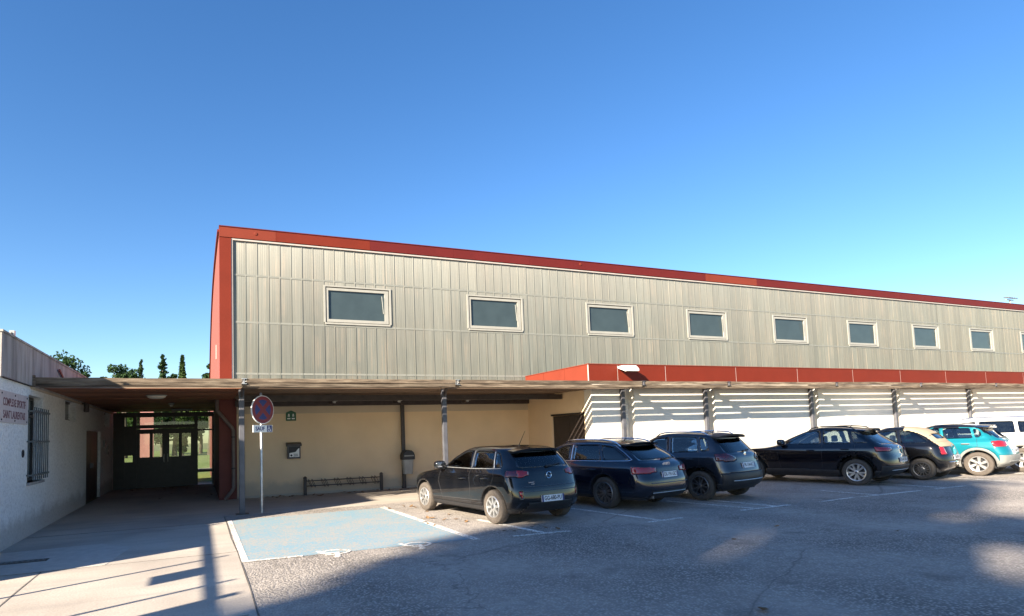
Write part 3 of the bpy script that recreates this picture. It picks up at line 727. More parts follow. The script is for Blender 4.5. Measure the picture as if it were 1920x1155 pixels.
# ------------------------------------------------------------------ road sign
sg = thing('no_stopping_sign', 'round no stopping road sign with blue disabled exemption plate on a slim grey pole', 'road sign', (1.32, 16.40, 0))
MB().lathe([(.03, 0), (.03, 2.78), (.02, 2.80)], 12).build('pole', 'galv', sg, True)
th = math.radians(36)
hd = bpy.data.objects.new('sign_head', None); hd.parent = sg; col.objects.link(hd)
me = MB().lathe([(.335, -.038), (.335, -.062), (.33, -.066)], 40, 1, (0, 0, 2.40)).build('disc', 'white', sg); me.rotation_euler = (0, 0, th)
bpy.data.objects.remove(hd)
def ringy(r0, r1, y, name, mat, n=40):
    m = MB()
    for i in range(n):
        a, b = 2*PI*i/n, 2*PI*(i+1)/n
        m.prism([(r*math.cos(t), 2.40+r*math.sin(t)) for r, t in ((r0, a), (r1, a), (r1, b), (r0, b))], 1, y, y-.002)
    o = m.build(name, mat, me); return o
ringy(.0, .245, -.066, 'blue_field', 'sign_blue'); ringy(.235, .318, -.0665, 'red_border', 'sign_red')
for s in (-1, 1):
    c, q = math.cos(PI/4), .035
    m = MB().prism([(s*(-.17+a), 2.40-.17+b) for a, b in ((-q, q), (q, -q))]+[(s*(.17+a), 2.40+.17+b) for a, b in ((q, -q), (-q, q))], 1, -.066-.0004*s, -.0688-.0004*s); m.build('cross_bar', 'sign_red', me)
pl_ = MB().prism([(-.29, 1.87), (.29, 1.87), (.29, 2.04), (-.29, 2.04)], 1, -.045, -.062).build('exemption_plate', 'white', sg, bevel=.004); pl_.rotation_euler = (0, 0, th)
text_mesh('SAUF', .125, 'sign_blue', pl_, frame_mat((-.085, -.0630, 1.953), (1, 0, 0), (0, 0, 1)), stretch=.92, bold=.004)
MB().box(.12, .27, -.0655, -.0622, 1.88, 2.03).build('blue_square', 'sign_blue', pl_)
wc = wheelchair(0, 0, .125, 'white', pl_, name='wheelchair_symbol'); wc.matrix_local = frame_mat((.185, -.0658, 1.935), (1, 0, 0), (0, 0, 1))
for z in (2.2, 2.55, 1.95):
    o = box('clamp', 'galv', sg, -.05, .05, -.045, .035, z-.015, z+.015); o.rotation_euler = (0, 0, th)

# ------------------------------------------------------------------ bicycle rack
br = thing('bicycle_rack', 'low dark metal bicycle rack with wheel hoops along the tan wall', 'bicycle rack', (4.02, 20.45, 0))
for s in (-1, 1):
    p = box('post', 'steel_brown', br, s*1.18-.045, s*1.18+.045, -.045, .045, 0, .50, bevel=.01); MB().lathe([(.055, .50), (.055, .53), (.02, .56)], 10, 2, (s*1.18, 0, 0)).build('post_cap', 'steel_brown', p)
for z in (.27, .42): MB().tube([(-1.14, 0, z), (1.14, 0, z)], .014, 8).build('rail', 'steel_brown', br)
for i in range(6):
    x = -.98+i*.39
    for dx in (-.05, .05):
        pts = [(x+dx-.05*math.cos(t), -.15*math.sin(t), .345+.12*math.cos(t)) for t in [2*PI*j/14 for j in range(15)]]
        MB().tube(pts, .008, 6).build('hoop', 'steel_brown', br)

# ------------------------------------------------------------------ litter bin on the wall post
bn = thing('litter_bin', 'grey plastic litter bin with black hooded lid on the wall post', 'litter bin', (6.03, 20.42, .46))
m = MB()
rings = [(.14, .115, 0), (.15, .125, .02), (.185, .15, .50)]
vs = []; n = 20
for a, b, z in rings:
    for i in range(n):
        t = 2*PI*i/n; cx_ = abs(math.cos(t))**.6*math.copysign(1, math.cos(t)); sy_ = abs(math.sin(t))**.6*math.copysign(1, math.sin(t)); vs.append((a*cx_, b*sy_, z))
fs = [tuple(range(n))]+[(i*n+k, i*n+(k+1) % n, (i+1)*n+(k+1) % n, (i+1)*n+k) for i in range(2) for k in range(n)]
m.add(vs, fs).build('bucket', 'grey_plastic', bn, True)
m = MB(); hood = [(-.20, .46), (-.20, .60), (-.17, .68), (-.10, .745), (0, .765), (.10, .745), (.17, .68), (.20, .60), (.20, .46)]
m.prism(hood, 1, -.165, .165).build('lid', 'black_plastic', bn, bevel=.015)
box('slot_rim', 'grey_plastic', bn, -.16, .16, -.178, -.164, .565, .60); box('mount', 'steel_grey', bn, -.06, .06, .12, .20, .2, .3)

# ------------------------------------------------------------------ wall box and green sign
wb = thing('dispenser_box', 'small dark metal dispenser box with black and white label on the tan wall', 'dispenser', (2.58, 20.75, 1.10))
box('casing', 'steel_grey', wb, -.19, .19, -.16, -.005, 0, .38, bevel=.008); MB().prism([(-.20, .37), (-.20, .43), (-.003, .49), (-.003, .37)], 0, -.22, .22).build('hood', 'steel_brown', wb)
fr_ = box('front_plate', 'print_black', wb, -.165, .165, -.166, -.160, .03, .36)
MB().prism([(-.14, .05), (.15, .05), (.15, .31), (.12, .30), (.04, .20), (-.14, .17)], 1, -.166, -.168).build('label', 'white', fr_)
for z, a, b in ((.135, -.02, .10), (.105, -.01, .11), (.078, -.03, .12)): box('print_line', 'print_black', fr_, a, b, -.1695, -.168, z-.006, z+.006)
MB().lathe([(.032, -.168), (.032, -.1695)], 12, 1, (-.085, 0, .10)).build('print_dot', 'print_black', fr_)
gs = thing('green_sign', 'small green house-shaped sign with white pictograms high on the tan wall', 'sign', (2.52, 20.745, 2.24))
MB().prism([(-.15, 0), (.15, 0), (.15, .25), (.0, .315), (-.15, .25)], 1, -.02, -.003).build('panel', 'sign_green', gs, bevel=.003)
for x in (-.065, .065):
    MB().lathe([(.022, -.02), (.022, -.022)], 10, 1, (x, 0, .19)).build('pictogram', 'white', gs); box('pictogram', 'white', gs, x-.028, x+.028, -.022, -.02, .13, .165); box('print_line', 'white', gs, x-.045, x+.045, -.022, -.02, .05, .085)

# ------------------------------------------------------------------ fallen leaves
leaf = MB().add([(0, -.05, .006), (.03, -.015, .012), (.025, .03, .02), (0, .06, .028), (-.025, .03, .018), (-.03, -.015, .008), (0, 0, .004)],
                [(6, 0, 1), (6, 1, 2), (6, 2, 3), (6, 3, 4), (6, 4, 5), (6, 5, 0)]).mesh('fallen_leaf'); leaf.materials.append(M['leafdry'])
spots = [(4.63, 4.53, 1.5), (7.16, 7.48, 1.0), (8.6, 8.0, .9), (11.2, 8.4, 1.0), (9.6, 6.6, .9)]+[(random.uniform(3.9, 4.8), random.uniform(11.2, 15.6), random.uniform(.8, 1.5)) for _ in range(16)]+[(random.uniform(1.2, 8.5), 20.6-abs(random.gauss(0, .5)), random.uniform(.8, 1.6)) for _ in range(42)]+[(random.uniform(-2.6, .6), random.uniform(22, 28.5), random.uniform(.9, 1.5)) for _ in range(16)]+[(random.uniform(4.6, 5.6), random.uniform(9.8, 11), random.uniform(.8, 1.3)) for _ in range(5)]
for i, (x, y, s) in enumerate(spots):
    o = bpy.data.objects.new('fallen_leaf', leaf); col.objects.link(o); o.location = (x, y, .004); o.scale = (s, s, s*random.uniform(.6, 1.4)); o.rotation_euler = (random.uniform(-.2, .2), random.uniform(-.2, .2), random.uniform(0, 6.3))
    if i < 5: lab, g = 'dry brown leaf lying on the open shaded asphalt', 'leaves on the asphalt'
    elif i < 21: lab, g = 'dry brown leaf on the ground beside the nearest black hatchback', 'leaves beside the hatchback'
    elif i < 63: lab, g = 'dry brown leaf blown along the foot of the tan wall', 'leaves at the tan wall'
    elif i < 79: lab, g = 'dry brown leaf on the floor before the entrance doors', 'leaves before the entrance'
    else: lab, g = 'dry brown leaf just behind the nearest black hatchback', 'leaves behind the hatchback'
    tag(o, lab, 'leaf', g)

# ------------------------------------------------------------------ stadium floodlight far right
fm_ = thing('floodlight_mast', 'tall floodlight mast rising behind the hall roof at far right', 'floodlight mast', (100.3, 50, 0))
MB().tube([(0, 0, 0), (0, 0, 17.6)], [.22, .10], 10).build('mast', 'galv', fm_, True)
box('crossarm', 'galv', fm_, -.9, .9, -.06, .06, 17.5, 17.62)
for i, x in enumerate((-.85, -.3, .3, .85)):
    o = MB().prism([(-.35, -.06), (.30, .10), (.28, .24), (-.30, .12)], 0, -.22, .22).build('lamp_head', 'steel_grey', fm_, bevel=.02); o.location = (x, -.1, 17.72)

# ------------------------------------------------------------------ trees
def leaf_cloud(pts, size, name, mat, parent, flat=.0):
    n = len(pts); P = np.asarray(pts)
    a = rng.normal(size=(n, 3)); a /= np.linalg.norm(a, axis=1)[:, None]
    b = rng.normal(size=(n, 3)); b -= a*(a*b).sum(1)[:, None]; b /= np.linalg.norm(b, axis=1)[:, None]
    if flat: a[:, 2] *= 1-flat; b[:, 2] *= 1-flat
    s = (size*rng.uniform(.6, 1.4, n))[:, None]
    V = np.stack([P-a*s, P+b*s*.55, P+a*s, P-b*s*.55], 1).reshape(-1, 3)
    F = np.arange(4*n).reshape(n, 4)
    me = bpy.data.meshes.new(name); me.from_pydata(V.tolist(), [], F.tolist()); me.materials.append(M[mat])
    o = bpy.data.objects.new(name, me); col.objects.link(o); o.parent = parent; return o
def conifer(name, label, x, y, h, r, mat='leaf_pine', n=2600, tiers=12, z0=.15, power=1.0, group='trees beyond the lawn'):
    t = thing(name, label, 'tree', (x, y, 0), random.uniform(0, 6), group)
    MB().tube([(0, 0, -.2), (.05, 0, h*.5), (0, .05, h*.97)], [h*.022, h*.013, .03], 8).build('trunk', 'bark', t, True)
    pts = []; m = MB()
    for i in range(tiers):
        f = i/(tiers-1); z = h*(z0+(1-z0)*f*.97); rr = r*(1-f)**power+.12
        nb = 7
        for j in range(nb):
            az = random.uniform(0, 2*PI); zz0 = z; z = z+random.uniform(-.6, .6)*h*(1-z0)/tiers; L_ = rr*random.uniform(.35, 1.25)
            tip = Vector((math.cos(az)*L_, math.sin(az)*L_, z-L_*.12+random.uniform(0, .25)*h/12))
            if j % 3 == 0: m.tube([(0, 0, z), tip[:]], [.05, .015], 5)
            for q in range(max(4, n//(tiers*nb))):
                u = random.random()**.6; pts.append((tip.x*u+random.gauss(0, .10*rr+.04), tip.y*u+random.gauss(0, .10*rr+.04), z+(tip.z-z)*u+abs(random.gauss(0, .03*h/3))))
            z = zz0
    m.build('limbs', 'bark', t); leaf_cloud(pts, .15*h/11, 'crown', mat, t, .25)
    return t
def broadleaf(name, label, x, y, h, r, n=5200, size=.26, mat='leaf_broad', zc=.62, squash=.85, group=None, clumps=46, hole=None):
    t = thing(name, label, 'tree', (x, y, 0), 0, group); cz = h*zc
    MB().tube([(0, 0, -.2), (.12, .05, h*.22), (0, .1, h*.45), (.1, 0, h*.62)], [h*.032, h*.024, h*.017, h*.006], 9).build('trunk', 'bark', t, True)
    m = MB(); pts = []
    R2 = h-cz
    for c in range(clumps):
        v = Vector((random.gauss(0, 1), random.gauss(0, 1), random.gauss(0, 1))).normalized()*random.random()**.45
        c0 = Vector((v.x*r*.82, v.y*r*.82, cz+v.z*R2*squash*.9))
        if c % 3 == 0: m.tube([(0, .08, h*.36), (c0*.5+Vector((0, 0, h*.2)))[:], c0[:]], [h*.010, h*.006, .02], 5)
        cr = r*random.uniform(.28, .42)
        g = rng.normal(size=(n//clumps, 3)); g /= np.linalg.norm(g, axis=1)[:, None]; g *= (rng.random(n//clumps)**.4*cr)[:, None]; g[:, 2] *= .8
        pw = g+np.array(c0)
        if hole:
            wx_ = pw[:, 0]+x*KX; wy_ = pw[:, 1]+y*KY; gx_ = wx_-TOSUN.x/TOSUN.z*pw[:, 2]; gy_ = wy_-TOSUN.y/TOSUN.z*pw[:, 2]; keep = np.ones(len(pw), bool)
            for (x0, y0, x1, y1, rad) in hole:
                ax_, ay_, bx2, by2 = x0*KX, y0*KY, x1*KX, y1*KY; dx_, dy_ = bx2-ax_, by2-ay_
                tt = np.clip(((gx_-ax_)*dx_+(gy_-ay_)*dy_)/(dx_*dx_+dy_*dy_), 0, 1); keep &= np.hypot(gx_-ax_-tt*dx_, gy_-ay_-tt*dy_) > rad
            pw = pw[keep]
        pts += pw.tolist()
    m.build('limbs', 'bark', t); leaf_cloud(pts, size, 'crown', mat, t)
    return t
def pine(label, x, y, h, r, cl): return broadleaf('pine_tree', label, x, y, h, r, 130*cl, .17, 'leaf_pine', zc=.78, squash=1.0, group='trees beyond the lawn', clumps=cl)
pine('ragged pine top showing above the concrete parapet at left', -14.6, 91, 12.9, 2.9, 26)
pine('small ragged pine top just right of the parapet end', -11.3, 90, 10.6, 1.6, 14)
pine('broad double-topped pine above the left part of the canopy roof', -8.0, 90, 11.7, 2.3, 26)
pine('low rounded pine touching the broad double-topped pine', -10.0, 92, 11.0, 1.5, 14)
conifer('fir_tree', 'small slender fir between the broad pine and the tall spiky fir', -6.4, 91, 11.6, 1.1, tiers=18, n=2600)
conifer('fir_tree', 'tall spiky dark fir in the middle of the skyline gap', -4.0, 90, 12.3, 1.9, tiers=22, n=5200)
pine('low rounded tree between the tall fir and the cypress', -2.8, 93, 10.8, 1.0, 12)
pine('dark tree peeping out at the red corner of the hall', 1.25, 90, 11.6, 1.2, 14)
t = thing('cypress_tree', 'narrow pointed cypress beside the sports hall', 'tree', (-1.85, 90, 0), 0, 'trees beyond the lawn')
MB().tube([(0, 0, -.2), (0, 0, 11)], [.2, .03], 8).build('trunk', 'bark', t, True)
pts = []
for _ in range(2600):
    f = random.random(); rr = .85*math.sin(PI*min(1, f*.86+.14))**.8*(1-f*.35); a = random.uniform(0, 2*PI); q = rr*random.uniform(.6, 1.0); pts.append((q*math.cos(a), q*math.sin(a), .5+f*11.9))
leaf_cloud(pts, .22, 'crown', 'leaf_cypress', t)
# wood edge behind the lawn, seen through the entrance glass
for i, (x, y, h, r, lab) in enumerate([(-9.5, 104, 8.5, 4, 'round dark tree behind the lawn, leftmost seen through entrance glass'), (-4.5, 108, 8, 4, 'round dark tree behind the lawn seen through the left door leaf'), (.2, 103, 8.6, 4.2, 'round dark tree behind the lawn seen through the right door leaf'), (5.5, 106, 8.2, 4, 'round dark tree behind the lawn, rightmost seen through entrance glass')]):
    broadleaf('broadleaf_tree', lab, x, y, h, r, 2600, .34, clumps=30, group='trees behind the lawn')
# shade trees behind the photographer's spot
ST = [(-20.05, -8.45, 20.6, 4.0, 130), (-18.4, -11.3, 18.6, 4.1, 100), (-16.4, -14.8, 18.6, 4.2, 90)]
# thin spots in the crowns: (x0, y0, x1, y1, radius) of the sun flecks they let through
GAPS = [(5.9, 6.8, 8.0, 8.1, .48), (11.3, 6.9, 12.2, 7.1, .40), (13.0, 6.6, 17.5, 8.6, .7), (7.6, 4.1, 9.6, 4.9, .45)]
wh = ['leftmost tall shade tree behind the forecourt gate', 'middle tall shade tree behind the forecourt gate', 'rightmost tall shade tree behind the forecourt gate']
for (x, y, h, r, cl_), lab in zip(ST, wh):
    random.seed(int(-x*10)); rng = np.random.default_rng(int(-x*10))
    broadleaf('plane_tree', lab+' with broad green crown', x, y, h, r, 250*cl_, .27, clumps=cl_, zc=.735, squash=1.0, group='row of shade trees', hole=GAPS)

# ------------------------------------------------------------------ boundary gate left of the forecourt (its bars shade the concrete)
gt = thing('boundary_gate', 'steel boundary gate with solid panel beside the forecourt', 'gate', (XL, 9.5, 0))
for y, wd in ((3.45, .05), (-.72, .022), (-2.6, .022), (-3.4, .06)): box('gate_post', 'handrail', gt, -.03, .03, y-wd, y+wd, 0, 1.70)
box('top_rail', 'handrail', gt, -.03, .03, -3.4, 3.45, 1.53, 1.60); box('solid_panel', 'handrail', gt, -.01, .01, .65, 3.66, .05, 1.60); box('notice_plate', 'white', gt, -.012, .012, -1.85, -1.28, 1.22, 1.53)
box('solid_panel', 'handrail', gt, -.01, .01, -5.4, -3.46, .05, 1.60)

# ------------------------------------------------------------------ plan to metres: large pieces are scaled, small ones only moved
BIG = {'building', 'canopy', 'entrance', 'gate', 'wall', 'flashing'}
for o in list(scene.objects):
    if o.parent or o.type not in ('MESH', 'EMPTY'): continue
    o.location = (o.location.x*KX, o.location.y*KY, o.location.z)
    if o.get('kind') == 'structure' or o.get('category') in BIG or o.name.startswith('name_sign'): o.scale = (KX, KY, 1)

# ================================================================== CARS
def pchip(xs, ys, xq):
    xs = np.asarray(xs, float); ys = np.asarray(ys, float); h = np.diff(xs); d = np.diff(ys)/h; n = len(xs); m = np.zeros(n)
    m[0], m[-1] = d[0], d[-1]
    for i in range(1, n-1):
        if d[i-1]*d[i] > 0:
            w1 = 2*h[i]+h[i-1]; w2 = h[i]+2*h[i-1]; m[i] = (w1+w2)/(w1/d[i-1]+w2/d[i])
    k = np.clip(np.searchsorted(xs, xq)-1, 0, n-2); t = (xq-xs[k])/h[k]
    return (2*t**3-3*t**2+1)*ys[k]+(t**3-2*t**2+t)*h[k]*m[k]+(-2*t**3+3*t**2)*ys[k+1]+(t**3-t**2)*h[k]*m[k+1]
def inpoly(P, x, y):
    r = np.zeros(len(x), bool); n = len(P)
    for i in range(n):
        x0, y0 = P[i]; x1, y1 = P[(i+1) % n]
        c = (y0 > y) != (y1 > y)
        r ^= c & (x < (x1-x0)*(y-y0)/((y1-y0) if y1 != y0 else 1e-9)+x0)
    return r
def rounded(P, r=.03, n=4):
    out = []; k = len(P)
    for i in range(k):
        a, b, c = (Vector(P[(i-1) % k]), Vector(P[i]), Vector(P[(i+1) % k]))
        d0 = min(r, (a-b).length*.45); d1 = min(r, (c-b).length*.45)
        s = b+(a-b).normalized()*d0; e = b+(c-b).normalized()*d1
        for j in range(n+1):
            t = j/n; q = s.lerp(b, t).lerp(b.lerp(e, t), t); out.append((q.x, q.y))
    return out
def nearest_on(P, q):
    best = None; bd = 1e9
    for i in range(len(P)):
        a = np.array(P[i]); b = np.array(P[(i+1) % len(P)]); d = b-a; t = np.clip(np.dot(q-a, d)/max(np.dot(d, d), 1e-12), 0, 1); p = a+d*t; e = np.hypot(*(q-p))
        if e < bd: bd = e; best = p
    return best, bd
def make_wheel(parent, x, y, R, wd, side, style, tyre_mat):
    """side -1 = left (outer face towards -x)"""
    wl = bpy.data.objects.new('wheel', None); col.objects.link(wl); wl.parent = parent; wl.location = (x, y, R); wl.rotation_euler = (random.uniform(0, 1.2), 0, 0 if side > 0 else PI)
    rr = style['rr']
    tp = [(rr-.01, -wd/2+.02), (rr+.02, -wd/2), (R-.05, -wd/2-.004), (R-.012, -wd/2+.015), (R, -wd/2+.04), (R, wd/2-.04), (R-.012, wd/2-.015), (R-.05, wd/2+.004), (rr+.02, wd/2), (rr-.01, wd/2-.02), (rr-.015, 0)]
    MB().lathe(tp, 48, 0, close=True).build('tyre', tyre_mat, wl, True)
    m = MB(); m.lathe([(rr, wd/2-.012), (rr-.012, wd/2+.002), (rr-.026, wd/2-.004), (rr-.03, wd/2-.05), (rr-.03, -wd/2+.03), (rr, -wd/2+.02)], 48, 0, close=True)
    n = style['n']; hub = style.get('hub', .055); xo = wd/2-.018
    for i in range(n):
        offs = style.get('pair', [0.0])
        for of in offs:
            a = 2*PI*i/n; w0, w1 = style['w0']/2, style['w1']/2
            a1 = a+of*2+style.get('twist', 0)
            def P(r, s, ang, xx): return (xx, r*math.cos(ang)-s*math.sin(ang), r*math.sin(ang)+s*math.cos(ang))
            r0, r1 = hub*.8, rr-.018; ang0 = a+of*.8; vs = []
            for xx0, xx1 in ((xo-.004, xo+.004), (xo-.045, xo-.035)):
                vs += [P(r0, -w0, ang0, xx0), P(r0, w0, ang0, xx0), P(r1, w1, a1, xx1), P(r1, -w1, a1, xx1)]
            m.add(vs, [(0, 1, 2, 3), (7, 6, 5, 4), (0, 4, 5, 1), (1, 5, 6, 2), (2, 6, 7, 3), (3, 7, 4, 0)])
    if style.get('ring'): m.lathe([(style['ring']+.012, xo-.01), (style['ring']+.012, xo+.004), (style['ring']-.012, xo+.004), (style['ring']-.012, xo-.01)], 36, 0, close=True)
    m.lathe([(hub, xo-.05), (hub, xo+.002), (hub*.7, xo+.010)], 20, 0)
    m.build('rim', style['mat'], wl, True)
    MB().lathe([(rr-.031, -.01), (.16, .0), (.16, .03), (.05, .04)], 28, 0).build('brake_disc', style.get('back', 'rim_black'), wl, True)
    MB().lathe([(hub*.62, xo+.008), (hub*.55, xo+.014)], 16, 0).build('hub_cap', style.get('cap', 'rim_dark'), wl)
    return wl

def build_car(name, label, S, loc, yaw):
    car = thing(name, label, 'car', (loc[0], loc[1], .002), math.radians(yaw), 'cars parked in a row')
    ls = S.get('ls', 1.0); lr = S.get('lr', 1.0); ws = S.get('ws', .98)   # length ahead of / behind the rear axle, width
    Y = lambda y: y*ls if y > 0 else y*lr
    rows = S['rows']                                       # (yf, zf, yr, zr, w, cf, cr, bulge)
    s = np.arange(len(rows)); K = 7; sq = np.linspace(0, len(rows)-1, (len(rows)-1)*K+1)
    C_ = [pchip(s, [r[i] for r in rows], sq) for i in range(8)]
    NFc, NS, NR = 14, 84, 30
    nf_, nr_ = S.get('nf', 2.6), S.get('nr', 3.0)
    half = []
    for yf, zf, yr, zr, w_, cf, cr, bl in zip(*C_):
        pts = []
        L_ = yf-yr; cf = min(cf, .45*L_); cr = min(cr, .45*L_)
        for i in range(NFc):
            t = (i/NFc)*PI/2; pts.append((w_*math.sin(t)**(2/nf_), yf-cf+cf*math.cos(t)**(2/nf_)))
        for i in range(NS): pts.append((w_, yf-cf+(yr+cr-yf+cf)*i/NS))
        for i in range(NR+1):
            t = PI/2*(1-i/NR); pts.append((w_*max(0, math.sin(t))**(2/nr_), yr+cr-cr*max(0, math.cos(t))**(2/nr_)))
        row = []
        for x, y in pts:
            u = (y-yr)/L_; e = abs(2*u-1)
            x *= 1-S.get('tp', .045)*e**3
            row.append((x, y, zr+(zf-zr)*u+bl*4*u*(1-u)))
        half.append(row)
    nc = NFc+NS+NR+1; nr = len(half)
    V = []; 
    for row in half:
        V += [(-x*ws, Y(y), z) for x, y, z in row]            # left side front -> rear
        V += [(x*ws, Y(y), z) for x, y, z in row[-2:0:-1]]    # right side rear -> front
    NCC = 2*nc-2; F = []
    for i in range(nr-1):
        for j in range(NCC):
            k = (j+1) % NCC; F.append((i*NCC+j, i*NCC+k, (i+1)*NCC+k, (i+1)*NCC+j))
    # close the roof centre
    b = (nr-1)*NCC
    for j in range(nc-1):
        a0, a1 = j, j+1; c0 = (NCC-j) % NCC; c1 = (NCC-j-1) % NCC
        q = [b+a0, b+a1, b+c1, b+c0]; q2 = []
        for t in q:
            if t not in q2: q2.append(t)
        if len(q2) > 2: F.append(tuple(q2))
    V = np.array(V); 
    me0 = bpy.data.meshes.new('t'); me0.from_pydata(V.tolist(), [], F); bm = bmesh.new(); bm.from_mesh(me0)
    bmesh.ops.remove_doubles(bm, verts=bm.verts[:], dist=.0004); bmesh.ops.recalc_face_normals(bm, faces=bm.faces[:])
    bm.normal_update(); bm.verts.ensure_lookup_table(); bm.faces.ensure_lookup_table()
    bm.verts.index_update(); bm.faces.index_update()
    cen = np.array([f.calc_center_median()[:] for f in bm.faces]); nor = np.array([f.normal[:] for f in bm.faces])
    if (nor[:, 2]*(cen[:, 2] > .8*S['H'])).sum() < 0:
        bmesh.ops.reverse_faces(bm, faces=bm.faces[:]); bm.normal_update(); nor = np.array([f.normal[:] for f in bm.faces])
    vn = np.array([v.normal[:] for v in bm.verts])
    bvh = BVHTree.FromBMesh(bm)
    assign = np.full(len(cen), -1)
    wr = S['R']; wb_ = S['wb']*ls
    regs = []
    def circ(cy, r): return [(cy+r*math.cos(2*PI*i/40), wr+.01+r*math.sin(2*PI*i/40)) for i in range(40)]
    sc = lambda P: [(Y(y), z) for y, z in P]
    for cy in (0, wb_): regs.append(dict(kind='side', poly=circ(cy, wr+.055), name=None, snap=True, minn=.0))
    for nm, P, mat in S['side_windows']: regs.append(dict(kind='side', poly=rounded(sc(P), .05), name=nm, mat=mat, snap=True, minn=.3, off=-.008))
    rwP, rwm = S['rear_window']; regs.append(dict(kind='rear', poly=rounded(rwP, .07), name='rear_window', mat=rwm, snap=True, minn=.1, off=-.006))
    regs.append(dict(kind='front', poly=rounded(S['windscreen'], .06), name='windscreen', mat='carglass', snap=True, minn=.05, off=-.006))
    for d in S.get('regions', []):
        d = dict(d); d['poly'] = sc(d['poly']) if d['kind'] == 'side' else d['poly']; regs.append(d)
    if S.get('arch_trim'):
        for cy in (0, wb_): regs.append(dict(kind='side', poly=circ(cy, wr+.055+S['arch_trim']), name='arch_trim', mat=S.get('trim_mat', 'black_plastic'), snap=True, minn=.0, off=.008))
    for g in regs:
        if g['kind'] in ('rear', 'front'): g['poly'] = [(a*ws, b) for a, b in g['poly']]
    co = np.array([v.co[:] for v in bm.verts])
    for ri, g in enumerate(regs):
        if g['kind'] == 'side': ok = np.abs(nor[:, 0]) > g['minn']; a_, b_ = 1, 2; ax_ = 0
        elif g['kind'] == 'rear': ok = (-nor[:, 1] > g['minn']) & (cen[:, 1] < .3*S['wb']); a_, b_ = 0, 2; ax_ = 1
        elif g['kind'] == 'top': ok = nor[:, 2] > g['minn']; a_, b_ = 0, 1; ax_ = 2
        else: ok = (nor[:, 1] > g['minn']) & (cen[:, 1] > .3*S['wb']); a_, b_ = 0, 2; ax_ = 1
        u = cen[:, a_]; 
        if g.get('mirror'): u = np.abs(u)
        ins = ok & inpoly(g['poly'], u, cen[:, b_]) & (assign < 0)
        assign[ins] = ri
        if g.get('snap'):
            for v in bm.verts:
                fl_ = [ins[f.index] for f in v.link_faces]
                if any(fl_) and not all(fl_):
                    p, d = nearest_on(g['poly'], co[v.index][[a_, b_]])
                    if d < .06:
                        q = co[v.index].copy(); da, db = p[0]-q[a_], p[1]-q[b_]; n_ = vn[v.index]
                        q[a_] = p[0]; q[b_] = p[1]
                        if abs(n_[ax_]) > .25: q[ax_] -= (n_[a_]*da+n_[b_]*db)/n_[ax_]
                        co[v.index] = q
    for v in bm.verts: v.co = co[v.index]
    fverts = [[v.index for v in f.verts] for f in bm.faces]
    # normals of the untouched smooth surface keep the paint free of dents
    def emit(idx, nm, mat, off=0, parent=car, thick=0):
        used = {}; vs = []; fs = []; ns = []
        for i in idx:
            f = []
            for v in fverts[i]:
                if v not in used: used[v] = len(vs); vs.append((co[v]+vn[v]*off).tolist()); ns.append(vn[v].tolist())
                f.append(used[v])
            fs.append(f)
        me = bpy.data.meshes.new(nm); me.from_pydata(vs, [], fs); me.materials.append(M[mat] if isinstance(mat, str) else mat)
        me.polygons.foreach_set('use_smooth', [True]*len(fs)); me.normals_split_custom_set_from_vertices(ns)
        o = bpy.data.objects.new(nm, me); col.objects.link(o); o.parent = parent
        if thick:
            sd = o.modifiers.new('thickness', 'SOLIDIFY'); sd.thickness = thick; sd.offset = -1
        return o
    body = emit(np.where(assign < 0)[0], 'body', S['paint'], 0, car, .018)
    for ri, g in enumerate(regs):
        if g['name'] is None: continue
        idx = np.where(assign == ri)[0]
        if len(idx) == 0: continue
        parts = [idx] if (g['kind'] != 'side' and not g.get('mirror')) else [idx[cen[idx, 0] < 0], idx[cen[idx, 0] >= 0]]
        for p in parts:
            if len(p): emit(p, g['name'], g['mat'], g.get('off', 0), car, g.get('thick', .004))
    # merged tail lamps (side + rear faces in one lens)
    def hit(o, d):
        r = bvh.ray_cast(Vector(o), Vector(d)); return r[0]
    def side_x(y, z, sgn=-1):
        h = hit((sgn*3, y, z), (-sgn, 0, 0)); return h.x if h else sgn*S['W']*ws
    def rear_y(x, z):
        h = hit((x, -4, z), (0, 1, 0)); return h.y if h else rows[2][2]
    def top_z(x, y):
        h = hit((x, y, 4), (0, 0, -1)); return h.z if h else S['H']
    # underbody and wheel housings
    r2 = rows[0]; W = S['W']*ws
    MB().box(-W*.86, W*.86, .06+wr+.06, wb_-wr-.06, r2[1]-.02, r2[1]+.10).build('underbody', 'interior', car)
    MB().box(-W*.80, W*.80, r2[2]*lr+.12, -wr-.06, r2[1]+.0, r2[1]+.12).build('underbody', 'interior', car)
    MB().box(-W*.55, W*.55, -wr-.06, wr+.08, r2[1]-.01, r2[1]+.4).build('rear_axle', 'interior', car); MB().box(-W*.55, W*.55, wb_-wr-.08, wb_+wr+.06, r2[1], r2[1]+.5).build('front_axle', 'interior', car)
    MB().box(-W*.80, W*.80, wb_+wr+.06, r2[0]*ls-.15, r2[1]+.0, r2[1]+.10).build('underbody', 'interior', car)
    for cy in (0, wb_):
        for sg_ in (-1, 1):
            m = MB(); vs = []; n = 22; R_ = wr+.056
            for i in range(n+1):
                t = -.35+(PI+.7)*i/n; y, z = cy+R_*math.cos(t), wr+.01+R_*math.sin(t)
                xs_ = side_x(y, max(z, r2[1]+.02), sg_); vs += [(xs_-sg_*.004, y, z), (sg_*W*.50, y, z)]
            m.add(vs, [(2*i, 2*i+1, 2*i+3, 2*i+2) for i in range(n)]).build('wheel_housing', 'interior', car, True)
            make_wheel(car, sg_*(W-.115-S.get('inset', 0)), cy, wr, S.get('tw', .20), sg_, S['rim'], S.get('tyre', 'rubber'))
    # interior
    H = S['H']; yb = S['seat']*ls; rw_ = rows[7][4]*ws
